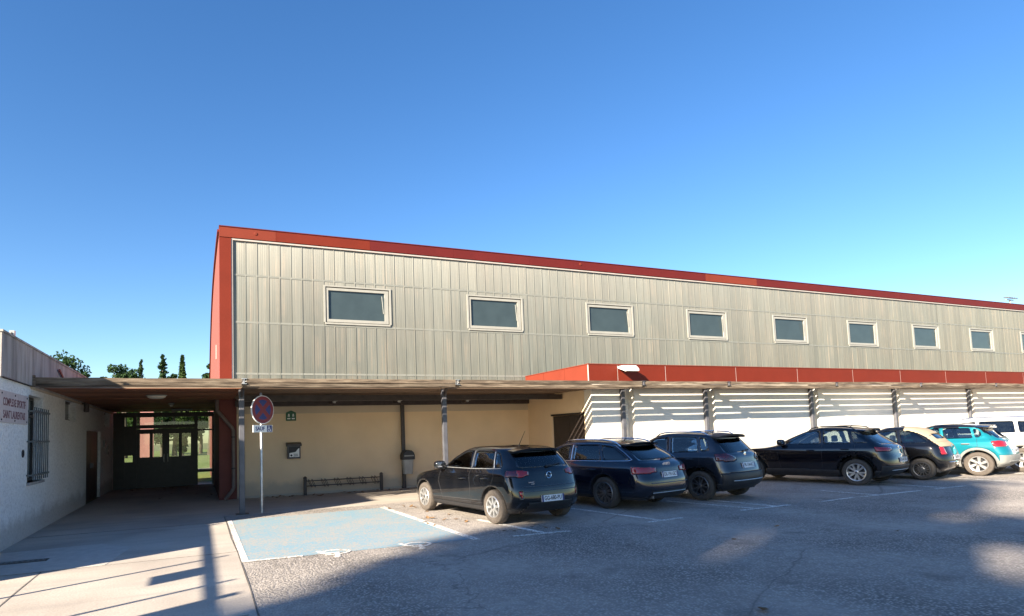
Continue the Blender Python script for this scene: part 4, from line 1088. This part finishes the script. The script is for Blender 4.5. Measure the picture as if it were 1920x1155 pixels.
    MB().box(-rw_+.07, rw_-.07, .1, yb+1.2, r2[1]+.1, r2[1]+.16).build('floor', 'interior', car)
    def seat_at(x, y, wd, nm):
        st = MB().prism([(y-.12, .50), (y+.42, .56), (y+.42, .42), (y-.12, .36)], 0, x-wd/2, x+wd/2).build(nm, 'seat', car, bevel=.04)
        MB().prism([(y-.16, .44), (y-.02, .46), (y-.17, H*.70), (y-.27, H*.70)], 0, x-wd/2, x+wd/2).build('backrest', 'seat', st, bevel=.05)
        for hx in ([x] if wd < .8 else [x-.36, x+.36]):
            MB().prism([(y-.30, H*.72), (y-.20, H*.72), (y-.21, H*.835), (y-.29, H*.835)], 0, hx-.125, hx+.125).build('headrest', 'seat', st, bevel=.03)
    seat_at(-.34, yb, .46, 'driver_seat'); seat_at(.34, yb, .46, 'passenger_seat'); seat_at(0, yb-.85*ls, 1.16, 'rear_seat')
    MB().prism([(yb+.75, .62), (yb+.70, .86), (yb+1.05, .93), (yb+1.3, .90), (yb+1.3, .6)], 0, -rw_+.08, rw_-.08).build('dashboard', 'interior', car)
    sw_ = MB(); pts = [(-.36+.175*math.cos(t), yb+.62+.06*math.sin(t), .86+.165*math.sin(t)) for t in [2*PI*i/18 for i in range(19)]]; sw_.tube(pts, .014, 6).build('steering_wheel', 'interior', car)
    # door seams
    for P in S.get('seams', []):
        for sgn in (-1, 1):
            m = MB(); pp = []
            for i in range(len(P)-1):
                for k_ in range(8): pp.append((Y(P[i][0]+(P[i+1][0]-P[i][0])*k_/8), P[i][1]+(P[i+1][1]-P[i][1])*k_/8))
            pp.append((Y(P[-1][0]), P[-1][1])); p3 = [(side_x(y, z, sgn)+sgn*-.001, y, z) for y, z in pp]; m.tube(p3, .004, 5).build('door_seam', 'interior', body)
    for y, z in S.get('handles', []):
        for sgn in (-1, 1):
            x = side_x(y*ls, z, sgn); x2 = side_x(y*ls-.1, z, sgn)
            m = MB().tube([(x-sgn*.01, y*ls+.10, z), (x+sgn*.03, y*ls+.075, z+.004), (x2+sgn*.034, y*ls-.075, z+.006), (x2-sgn*.01, y*ls-.10, z+.004)], [.012, .016, .016, .012], 8); m.build('door_handle', S.get('handle_mat', S['paint']), body, True)
    # mirrors
    my, mz = S['mirror']
    for sgn in (-1, 1):
        x = side_x(my*ls, mz-.05, sgn); vs = []; m = MB(); n1, n2 = 8, 14
        for i in range(n1+1):
            for j in range(n2):
                th_ = PI*i/n1; ph = 2*PI*j/n2; f = lambda c: math.copysign(abs(c)**.6, c)
                vs.append((x+sgn*(.14+.12*f(math.cos(th_))), my*ls+.07*f(math.sin(th_)*math.cos(ph))+.02*math.cos(th_), mz+.02+.085*f(math.sin(th_)*math.sin(ph))))
        fs = [(i*n2+j, i*n2+(j+1) % n2, (i+1)*n2+(j+1) % n2, (i+1)*n2+j) for i in range(n1) for j in range(n2)]
        mo = m.add(vs, fs).build('door_mirror', S.get('mirror_mat', S['paint']), car, True)
        box('mirror_glass', 'chrome', mo, min(x+sgn*.05, x+sgn*.23), max(x+sgn*.05, x+sgn*.23), my*ls-.068, my*ls-.064, mz-.03, mz+.075)
        box('mirror_foot', 'black_plastic', mo, min(x-sgn*.03, x+sgn*.06), max(x-sgn*.03, x+sgn*.06), my*ls-.02, my*ls+.05, mz-.08, mz-.03)
    # rear plate
    pz, tilt, txt = S['plate_at']; py = min(rear_y(0, pz), rear_y(.25, pz), rear_y(0, pz+.04))-.012
    pb_ = MB().box(-.262, .262, -.008, .008, -.058, .058).build('number_plate', 'plate', car); pb_.location = (0, py, pz); pb_.rotation_euler = (math.radians(-tilt), 0, 0)
    for a, b in ((-.262, -.222), (.222, .262)): box('blue_band', 'sign_blue', pb_, a, b, -.0095, -.008, -.058, .058)
    text_mesh(txt, .105, 'print_black', pb_, frame_mat((0, -.0088, 0), (1, 0, 0), (0, 0, 1)), 'plate_lettering', stretch=.80, bold=.002, extrude=.0006)
    # spoiler
    if S.get('spoiler'):
        y0, y1, z0, ww, th_, mt = S['spoiler']
        m = MB(); vs = []; n = 14
        for i in range(n+1):
            e = abs(-1+2*i/n)**3; x = (-ww+2*ww*i/n)*ws; zt = z0-.02*(-1+2*i/n)**2-.03*e
            ya, yb2 = Y(y0)+.02, Y(y1)+.07*e
            vs += [(x, ya, zt+.012), (x, yb2, zt-.012), (x, yb2+.01, zt-th_), (x, ya, zt-th_*1.1)]
        fs = []
        for i in range(n):
            b0 = i*4
            for q in range(4): fs.append((b0+q, b0+(q+1) % 4, b0+4+(q+1) % 4, b0+4+q))
        fs += [(0, 1, 2, 3), (n*4, n*4+1, n*4+2, n*4+3)]
        m.add(vs, fs).build('spoiler', mt, car, True)
    # rear wiper
    if S.get('wiper'):
        wx0, wz0, wx1, wz1 = S['wiper']; p = [(wx0, rear_y(wx0, wz0)-.025, wz0), ((wx0+wx1)/2, rear_y((wx0+wx1)/2, (wz0+wz1)/2)-.03, (wz0+wz1)/2), (wx1, rear_y(wx1, wz1)-.02, wz1)]
        MB().tube(p, [.022, .013, .008], 6).build('rear_wiper', 'black_plastic', car)
    # roof rails
    if S.get('rails'):
        y0, y1, rx, mt = S['rails']; rx *= ws
        for sgn in (-1, 1):
            p = []
            for i in range(13):
                t = i/12; y = Y(y0+(y1-y0)*t); p.append((sgn*rx, y, top_z(sgn*rx, y)+(.035 if 0 < i < 12 else .0)))
            MB().tube(p, [.012]+[.016]*11+[.012], 8).build('roof_rail', mt, car, True)
    if S.get('aerial'):
        ay, ah = S['aerial']; z = top_z(0, ay*ls); MB().tube([(0, ay*ls, z-.01), (0, ay*ls-.02, z+.02), (0, ay*ls-.02-ah*.75, z+.02+ah)], [.018, .008, .003], 6).build('aerial', 'black_plastic', car)
    # window-line mouldings
    for P, mt, r_ in S.get('mouldings', []):
        for sgn in (-1, 1):
            pp = [(Y(P[i][0]+(P[i+1][0]-P[i][0])*k_/6), P[i][1]+(P[i+1][1]-P[i][1])*k_/6) for i in range(len(P)-1) for k_ in range(6)]+[(Y(P[-1][0]), P[-1][1])]
            MB().tube([(side_x(y, z, sgn)+sgn*.002, y, z) for y, z in pp], r_, 6).build('window_moulding', mt, body, True)
    for kind, args in S.get('extras', []):
        if kind == 'rearbar':
            z, hw, r_, mt, nm = args; MB().tube([(x, rear_y(x, z)-.004, z) for x in np.linspace(-hw, hw, 17)], r_, 6).build(nm, mt, car, True)
        elif kind == 'emblem':
            z, r_ = args; y = rear_y(0, z)-.006; o = MB()
            pts = [(r_*math.cos(t), y-.004, z+r_*math.sin(t)) for t in [2*PI*i/20 for i in range(21)]]; o.tube(pts, r_*.16, 6)
            o.tube([(-r_*.9, y-.004, z-.01), (-r_*.1, y-.006, z+.014), (r_*.1, y-.006, z-.014), (r_*.9, y-.004, z+.01)], r_*.11, 5); o.build('emblem', 'chrome', car, True)
        elif kind == 'rings':
            z, r_ = args; y = rear_y(0, z)-.008; o = MB()
            for k_ in range(4):
                c_ = (k_-1.5)*r_*1.45; o.tube([(c_+r_*math.cos(t), y, z+r_*math.sin(t)) for t in [2*PI*i/16 for i in range(17)]], r_*.14, 5)
            o.build('emblem', 'chrome', car, True)
        elif kind == 'disc':
            z, r_ = args; y = rear_y(0, z)-.004; MB().lathe([(r_, y), (r_, y-.008), (r_*.7, y-.012)], 20, 1, (0, 0, z)).build('emblem', 'chrome', car, True)
        elif kind == 'badge':
            x, z, wd, hh = args; y = rear_y(x, z)-.003; MB().box(x-wd/2, x+wd/2, y-.004, y+.002, z-hh/2, z+hh/2).build('badge', 'chrome', car)
        elif kind == 'fuelcap':
            y, z, r_ = args; MB().tube([(side_x(Y(y)+r_*math.cos(t), z+r_*math.sin(t), -1)-.001, Y(y)+r_*math.cos(t), z+r_*math.sin(t)) for t in [2*PI*i/24 for i in range(25)]], .004, 5).build('fuel_cap_seam', 'interior', body)
        elif kind == 'exhaust':
            x, z = args; y = rear_y(x, z); MB().lathe([(.03, y-.05), (.03, y+.2), (.02, y+.2)], 12, 1, (x, 0, z)).build('exhaust', 'rim_dark', car)
    bm.free(); bpy.data.meshes.remove(me0)
    return car

def rows_of(zs, rear, front, wid, cf=(.45, .5, .55, .6, .6, .6, .55, .5, .42, .32, .3, .2), cr=(.30, .34, .36, .36, .36, .36, .36, .36, .34, .30, .25, .15), bulge=None):
    bulge = bulge or [0, 0, 0, 0, 0, .0, .0, .01, .015, .03, .02, .01]
    return [(front[i][0], front[i][1], rear[i][0], rear[i][1], wid[i], cf[i], cr[i], bulge[i]) for i in range(len(wid))]
def std_front(nose, cowl_y, cowl_z, hdr_y, hdr_z, H, hz):
    """front-end centre line for the twelve rows"""
    return [(nose-.22, .22), (nose-.05, .32), (nose, .46), (nose-.01, .62), (nose-.06, hz-.06), (nose-.30, hz+.04), (cowl_y+.35, cowl_z-.06), (cowl_y, cowl_z), (cowl_y*.52+hdr_y*.48, cowl_z*.45+hdr_z*.55), (hdr_y, hdr_z), (hdr_y-.18, H-.015), (hdr_y-.55, H)]
for nm, c, r_, mt in [('black', (.003, .0035, .005), .3, 0), ('navy', (.004, .007, .018), .3, .2), ('slate', (.018, .023, .035), .32, .4), ('deepblack', (.003, .003, .006), .3, 0), ('teal', (.008, .17, .215), .32, .25), ('white', (.74, .73, .71), .35, 0)]:
    M['paint_'+nm] = mk_paint('paint_'+nm, c, r_, mt)
M['cream_top'] = simple('cream_fabric_roof', (.36, .27, .185), .85, var=.08, scale=20, bump=.1)

def sill(z, mat='black_plastic'): return dict(kind='side', poly=[(-3, 0), (6, 0), (6, z), (-3, z)], name='sill_trim', mat=mat, minn=.2, off=.004)
def tail(poly, mat='lamp_red', minn=.28): return dict(kind='rear', poly=poly, name='tail_lamp', mat=mat, minn=minn, off=.006, mirror=True)
def rearpan(poly, mat='black_plastic', name='rear_bumper_trim', minn=.1): return dict(kind='rear', poly=poly, name=name, mat=mat, minn=minn, off=.003)
rim_a = dict(rr=.205, n=8, w0=.055, w1=.042, mat='rim_silver', hub=.06)
rim_b = dict(rr=.235, n=10, w0=.018, w1=.014, pair=[-.06, .06], mat='rim_dark', hub=.05)
rim_c = dict(rr=.225, n=5, w0=.03, w1=.025, pair=[-.13, .13], mat='rim_dark', hub=.05, back='rim_black')
rim_d = dict(rr=.235, n=5, w0=.034, w1=.05, pair=[-.13, .13], mat='rim_silver', hub=.05)
rim_e = dict(rr=.205, n=14, w0=.016, w1=.018, mat='rim_dark', hub=.07, ring=.085)
rim_f = dict(rr=.225, n=6, w0=.05, w1=.085, mat='rim_silver', hub=.06, twist=.25)

hatch = dict(H=1.43, W=.88, wb=2.54, R=.315, ls=1.05, paint=M['paint_black'], seat=1.05, rim=rim_a, tyre='dustyrubber',
    rows=rows_of(None, [(-.52, .22), (-.66, .32), (-.72, .46), (-.705, .62), (-.66, .78), (-.625, .90), (-.60, .97), (-.565, 1.02), (-.42, 1.20), (-.22, 1.355), (-.05, 1.40), (.3, 1.43)],
                 std_front(3.30, 2.15, .98, 1.25, 1.37, 1.43, .80), [.79, .84, .865, .875, .88, .868, .835, .80, .725, .62, .45, .03]),
    side_windows=[('front_window', [(1.78, 1.01), (1.08, 1.315), (.80, 1.345), (.76, 1.012)], 'carglass'), ('rear_door_window', [(.67, 1.014), (.70, 1.345), (.12, 1.325), (.03, 1.03)], 'carglass'), ('quarter_window', [(-.03, 1.034), (.06, 1.32), (-.09, 1.27), (-.20, 1.10), (-.18, 1.04)], 'carglass')],
    rear_window=([(-.61, 1.035), (.61, 1.035), (.51, 1.315), (-.51, 1.315)], 'carglass'), windscreen=[(-.66, 1.02), (.66, 1.02), (.53, 1.33), (-.53, 1.33)],
    regions=[tail([(.46, .905), (.45, .965), (.56, .985), (.66, .99), (.66, .875), (.58, .875)]), tail([(.66, .875), (.66, .99), (1, .985), (1, .90)], 'lamp_dark'), dict(kind='rear', poly=[(.63, .50), (.665, .50), (.685, .61), (.65, .61)], name='reflector', mat='lamp_red', minn=.2, off=.004, mirror=True), rearpan([(-.62, .1), (.62, .1), (.50, .42), (-.50, .42)]), sill(.30)],
    seams=[[(.72, .36), (.71, .70), (.735, 1.0)], [(.0, 1.0), (-.05, .86), (.08, .62), (.32, .38)], [(1.75, .36), (1.88, .70), (1.80, .97)], [(1.75, .35), (.33, .36)]], handles=[(.96, .80), (.22, .83)], mirror=(1.70, 1.03),
    plate_at=(.475, 4, 'GG-680-PU'), spoiler=(-.02, -.40, 1.395, .57, .055, M['paint_black']), wiper=(.0, 1.045, .40, 1.085), aerial=(.22, .26),
    mouldings=[([(1.82, .998), (.7, 1.0), (0, 1.018), (-.2, 1.03)], 'galv', .007), ([(.715, 1.012), (.74, 1.345)], 'rim_dark', .012), ([(0, 1.03), (.09, 1.325)], 'galv', .009)],
    extras=[('emblem', (.885, .058)), ('badge', (-.42, .775, .13, .018)), ('badge', (-.40, .745, .08, .014)), ('rearbar', (.70, .62, .006, 'rim_dark', 'boot_crease')), ('rearbar', (.615, .60, .008, 'rim_dark', 'bumper_crease'))])
estate = dict(H=1.46, W=.92, wb=2.82, R=.335, ls=1.05, paint=M['paint_navy'], seat=1.25, rim=rim_b,
    rows=rows_of(None, [(-.85, .22), (-1.0, .32), (-1.06, .46), (-1.05, .60), (-1.0, .76), (-.97, .88), (-.92, .95), (-.85, 1.0), (-.58, 1.18), (-.22, 1.355), (0., 1.42), (.5, 1.45)],
                 std_front(3.62, 2.35, .98, 1.45, 1.38, 1.45, .80), [.82, .87, .905, .915, .92, .905, .87, .83, .755, .645, .48, .03]),
    side_windows=[('front_window', [(2.0, 1.0), (1.3, 1.315), (1.0, 1.345), (.98, 1.01)], 'carglass'), ('rear_door_window', [(.90, 1.012), (.92, 1.35), (.25, 1.345), (.12, 1.02)], 'carglass'), ('quarter_window', [(.04, 1.02), (.17, 1.34), (-.15, 1.30), (-.58, 1.06), (-.56, 1.03)], 'tintglass')],
    rear_window=([(-.63, 1.03), (.63, 1.03), (.52, 1.325), (-.52, 1.325)], 'carglass'), windscreen=[(-.68, 1.02), (.68, 1.02), (.55, 1.34), (-.55, 1.34)],
    regions=[tail([(.40, .79), (.40, .86), (.60, .885), (1.0, .885), (1.0, .77), (.6, .765)], minn=.2), rearpan([(-.62, .1), (.62, .1), (.55, .40), (-.55, .40)]), sill(.28)],
    seams=[[(.95, .36), (.93, 1.0)], [(.06, 1.0), (0, .8), (.2, .55), (.42, .36)], [(1.95, .36), (2.05, .98)], [(1.95, .35), (.42, .36)]], handles=[(1.15, .80), (.28, .82)], mirror=(1.92, 1.03),
    plate_at=(.72, 8, 'EX-191-GC'), spoiler=(-.10, -.44, 1.405, .57, .045, M['paint_navy']), wiper=(.0, 1.03, .42, 1.05), rails=(1.35, -.25, .57, 'chrome'), aerial=(.1, .05),
    mouldings=[([(2.02, .993), (1.0, .997), (0, 1.004), (-.60, 1.018), (-.645, 1.04), (-.46, 1.165), (-.17, 1.325), (.25, 1.365), (1.0, 1.365), (1.32, 1.33)], 'chrome', .010), ([(.94, 1.01), (.955, 1.35)], 'chrome', .010)],
    extras=[('rings', (.925, .035)), ('rearbar', (.56, .60, .010, 'rim_dark', 'bumper_crease')), ('rearbar', (.36, .55, .010, 'galv', 'diffuser_trim')), ('exhaust', (-.5, .27))])
suv = dict(H=1.55, W=.87, wb=2.54, R=.335, ls=1.05, paint=M['paint_slate'], seat=1.05, rim=rim_c, arch_trim=.05,
    rows=rows_of(None, [(-.60, .26), (-.74, .38), (-.78, .52), (-.755, .66), (-.70, .84), (-.67, .98), (-.64, 1.04), (-.60, 1.08), (-.44, 1.27), (-.24, 1.46), (-.03, 1.51), (.3, 1.54)],
                 std_front(3.35, 2.1, 1.05, 1.25, 1.48, 1.54, .88), [.79, .835, .855, .865, .87, .86, .83, .80, .73, .64, .48, .03]),
    side_windows=[('front_window', [(1.80, 1.08), (1.12, 1.415), (.82, 1.445), (.78, 1.08)], 'carglass'), ('rear_door_window', [(.70, 1.08), (.74, 1.45), (.10, 1.44), (.02, 1.10)], 'carglass'), ('quarter_window', [(-.04, 1.11), (.04, 1.43), (-.15, 1.40), (-.22, 1.17), (-.17, 1.12)], 'carglass')],
    rear_window=([(-.61, 1.085), (.61, 1.085), (.53, 1.40), (-.53, 1.40)], 'carglass'), windscreen=[(-.66, 1.08), (.66, 1.08), (.54, 1.44), (-.54, 1.44)],
    regions=[tail([(.40, .90), (.44, .99), (.62, 1.06), (1, 1.055), (1, .955), (.72, .89)], 'lamp_dark', .2), rearpan([(-1, .1), (1, .1), (1, .60), (.55, .64), (-.55, .64), (-1, .60)], minn=.3), sill(.40)],
    seams=[[(.74, .42), (.73, 1.07)], [(-.02, 1.07), (-.03, .85), (.1, .65), (.36, .44)], [(1.75, .42), (1.85, 1.05)]], handles=[(.98, .90), (.22, .93)], mirror=(1.70, 1.12),
    plate_at=(.785, 14, 'FR-154-KC'), spoiler=(-.05, -.46, 1.50, .58, .05, 'black_plastic'), wiper=(.0, 1.10, .40, 1.135), rails=(1.2, -.12, .55, 'chrome'), aerial=(.1, .05),
    extras=[('fuelcap', (-.26, .90, .085)), ('rearbar', (.46, .62, .012, 'galv', 'skid_trim')), ('disc', (1.03, .05))])
cross = dict(H=1.56, W=.91, wb=2.60, R=.345, ls=1.05, paint=M['paint_deepblack'], seat=1.10, rim=rim_d, arch_trim=.06,
    rows=rows_of(None, [(-.60, .26), (-.76, .38), (-.81, .52), (-.80, .66), (-.75, .84), (-.72, .96), (-.67, 1.02), (-.58, 1.08), (-.30, 1.27), (-.02, 1.465), (.15, 1.51), (.55, 1.55)],
                 std_front(3.42, 2.15, 1.05, 1.2, 1.48, 1.55, .90), [.82, .875, .895, .905, .91, .90, .87, .83, .755, .65, .48, .03]),
    side_windows=[('front_window', [(1.86, 1.09), (1.15, 1.43), (.85, 1.455), (.80, 1.10)], 'carglass'), ('rear_door_window', [(.72, 1.10), (.76, 1.46), (.20, 1.45), (.10, 1.11)], 'carglass'), ('quarter_window', [(.03, 1.12), (.12, 1.44), (-.07, 1.37), (-.30, 1.15), (-.26, 1.12)], 'tintglass')],
    rear_window=([(-.62, 1.085), (.62, 1.085), (.52, 1.42), (-.52, 1.42)], 'tintglass'), windscreen=[(-.68, 1.09), (.68, 1.09), (.55, 1.44), (-.55, 1.44)],
    regions=[tail([(.46, .91), (.46, .99), (1, 1.01), (1, .90)], minn=.2), rearpan([(-1, .1), (1, .1), (1, .52), (-1, .52)], minn=.3), sill(.40)],
    seams=[[(.76, .42), (.75, 1.08)], [(.0, 1.08), (-.02, .88), (.12, .66), (.38, .44)], [(1.8, .42), (1.9, 1.05)]], handles=[(1.02, .92), (.22, .95)], mirror=(1.75, 1.13),
    plate_at=(.66, 4, 'FS-437-BD'), spoiler=(.12, -.24, 1.505, .57, .05, M['paint_deepblack']), rails=(1.15, .05, .56, 'black_plastic'), aerial=(.35, .06),
    extras=[('disc', (.98, .05)), ('rearbar', (.40, .6, .010, 'galv', 'skid_trim'))])
city = dict(H=1.49, W=.815, wb=2.30, R=.30, ls=1.05, paint=M['paint_black'], seat=.95, rim=rim_e, nr=2.5,
    rows=rows_of(None, [(-.42, .24), (-.56, .36), (-.62, .50), (-.605, .64), (-.55, .80), (-.51, .92), (-.47, .98), (-.42, 1.03), (-.24, 1.22), (.0, 1.385), (.2, 1.45), (.6, 1.48)],
                 std_front(2.95, 1.8, 1.0, 1.05, 1.40, 1.48, .86), [.73, .785, .805, .812, .815, .80, .765, .73, .66, .56, .42, .03]),
    side_windows=[('front_window', [(1.55, 1.02), (.98, 1.345), (.55, 1.385), (.50, 1.02)], 'carglass'), ('quarter_window', [(.42, 1.02), (.46, 1.385), (.15, 1.34), (-.16, 1.08), (-.13, 1.03)], 'tintglass')],
    rear_window=([(-.40, 1.13), (.40, 1.13), (.36, 1.27), (-.36, 1.27)], 'tintglass'), windscreen=[(-.60, 1.03), (.60, 1.03), (.48, 1.35), (-.48, 1.35)],
    regions=[tail([(.50, .70), (.50, .90), (.60, .92), (.66, .90), (.68, .70)], minn=.2), dict(kind='rear', poly=[(-.56, 1.05), (.56, 1.05), (.50, 1.42), (-.50, 1.42)], name='fabric_roof', mat='cream_top', minn=.1, off=.006), dict(kind='top', poly=[(-.62, -1), (.62, -1), (.58, .40), (-.58, .40)], name='fabric_roof', mat='cream_top', minn=.45, off=.006)],
    seams=[[(.46, .36), (.45, 1.0)], [(1.45, .36), (1.52, 1.0)]], handles=[(.62, .84)], mirror=(1.45, 1.06), handle_mat='chrome',
    plate_at=(.62, 6, 'EB-902-VL'), mouldings=[([(1.5, 1.005), (.5, 1.007)], 'chrome', .008)],
    extras=[('disc', (.92, .045)), ('rearbar', (.50, .52, .014, 'chrome', 'bumper_bar'))])
M['cladgrey'] = simple('grey_wheel_arch_plastic', (.20, .20, .19), .7, var=.12)
aircross = dict(lr=.94, H=1.52, W=.87, wb=2.54, R=.34, ls=1.05, paint=M['paint_teal'], seat=1.05, rim=rim_f, arch_trim=.07, trim_mat='cladgrey', tyre='dustyrubber',
    rows=rows_of(None, [(-.56, .26), (-.72, .38), (-.76, .52), (-.74, .66), (-.68, .82), (-.63, .95), (-.59, 1.02), (-.52, 1.07), (-.30, 1.26), (-.08, 1.42), (.1, 1.47), (.5, 1.51)],
                 std_front(3.30, 2.1, 1.02, 1.2, 1.44, 1.51, .88), [.79, .835, .855, .865, .87, .86, .83, .795, .72, .625, .47, .03]),
    side_windows=[('front_window', [(1.82, 1.07), (1.12, 1.375), (.84, 1.40), (.80, 1.07)], 'carglass'), ('rear_door_window', [(.72, 1.075), (.76, 1.40), (.15, 1.39), (.08, 1.09)], 'carglass'), ('quarter_window', [(.03, 1.10), (.09, 1.38), (-.05, 1.34), (-.12, 1.20), (-.07, 1.12)], 'carglass')],
    rear_window=([(-.60, 1.085), (.60, 1.085), (.50, 1.37), (-.50, 1.37)], 'carglass'), windscreen=[(-.66, 1.05), (.66, 1.05), (.54, 1.40), (-.54, 1.40)],
    regions=[tail([(.44, .87), (.46, .98), (.66, 1.01), (1, .99), (1, .86), (.66, .83)], minn=.18), dict(kind='side', poly=[(-3, 1.405), (1.9, 1.405), (1.9, 2), (-3, 2)], name='roof', mat='paint_black', minn=.2, off=.001), dict(kind='top', poly=[(-2, -.3), (2, -.3), (2, 1.5), (-2, 1.5)], name='roof', mat='paint_black', minn=.7, off=.001), rearpan([(-1, .1), (1, .1), (1, .60), (-1, .60)], 'cladgrey', minn=.25), sill(.42, 'cladgrey')],
    seams=[[(.76, .44), (.75, 1.06)], [(.0, 1.08), (-.02, .86), (.12, .66), (.38, .46)]], handles=[(1.0, .90), (.24, .92)], mirror=(1.70, 1.10), handle_mat='cladgrey',
    plate_at=(.72, 4, 'FL-286-TN'), spoiler=(.05, -.30, 1.465, .56, .05, 'paint_black'), wiper=(.0, 1.10, .38, 1.12), extras=[('rearbar', (.42, .6, .02, 'cladgrey', 'bumper_bar'))])
family = dict(H=1.68, W=.92, wb=2.84, R=.36, ls=1.05, paint=M['paint_white'], seat=1.3, rim=rim_f, arch_trim=.07, trim_mat='cladgrey', tyre='dustyrubber',
    rows=rows_of(None, [(-.70, .28), (-.88, .40), (-.94, .54), (-.92, .70), (-.88, .90), (-.84, 1.05), (-.80, 1.12), (-.76, 1.17), (-.58, 1.36), (-.38, 1.56), (-.15, 1.63), (.3, 1.66)],
                 std_front(3.75, 2.4, 1.12, 1.5, 1.58, 1.66, .98), [.83, .885, .905, .915, .92, .91, .88, .85, .78, .69, .52, .03]),
    side_windows=[('front_window', [(2.05, 1.17), (1.4, 1.52), (1.0, 1.56), (.98, 1.18)], 'tintglass'), ('rear_door_window', [(.90, 1.18), (.93, 1.565), (.15, 1.56), (.10, 1.19)], 'tintglass'), ('quarter_window', [(.02, 1.19), (.07, 1.555), (-.28, 1.53), (-.45, 1.22)], 'tintglass')],
    rear_window=([(-.65, 1.18), (.65, 1.18), (.56, 1.50), (-.56, 1.50)], 'tintglass'), windscreen=[(-.70, 1.16), (.70, 1.16), (.58, 1.54), (-.58, 1.54)],
    regions=[tail([(.44, .98), (.44, 1.08), (1, 1.10), (1, .98)]), rearpan([(-1, .1), (1, .1), (1, .60), (-1, .60)], 'cladgrey', minn=.3), sill(.44, 'cladgrey')],
    seams=[[(.94, .46), (.93, 1.16)], [(.05, 1.16), (.02, .9), (.4, .48)]], handles=[(1.2, 1.0), (.3, 1.02)], mirror=(1.95, 1.22), plate_at=(.80, 4, 'FV-518-QM'), spoiler=(-.15, -.55, 1.62, .60, .05, M['paint_white']), rails=(1.5, -.25, .60, 'chrome'))
CARS = [('hatchback_car', 'black hatchback with silver wheels and tall roof aerial, nearest of the parked cars', hatch, (5.13, 10.05), 8),
        ('estate_car', 'dark navy estate car with chrome window line, second in the row', estate, (8.09, 10.63), 12),
        ('small_suv', 'dark slate small SUV with roof rails and smoked tail lamps, third in the row', suv, (10.64, 10.50), 13),
        ('crossover_car', 'glossy black crossover with sloping tail and two-tone five-spoke wheels', cross, (16.10, 10.52), 14),
        ('city_car', 'small round black city car with cream fabric roof', city, (18.64, 10.38), 14),
        ('turquoise_crossover', 'turquoise crossover with black roof and grey wheel arches', aircross, (20.95, 10.18), 14),
        ('family_suv', 'large white SUV partly cut off at the right edge', family, (23.1, 10.1), 14)]
for nm, lab, spec, lc, yw in CARS:               # lc = where the left rear tyre meets the ground
    t_ = spec['W']*spec.get('ws', .98)-.115; a_ = math.radians(yw)
    build_car(nm, lab, spec, (lc[0]+t_*math.cos(a_), lc[1]+t_*math.sin(a_)), yw)
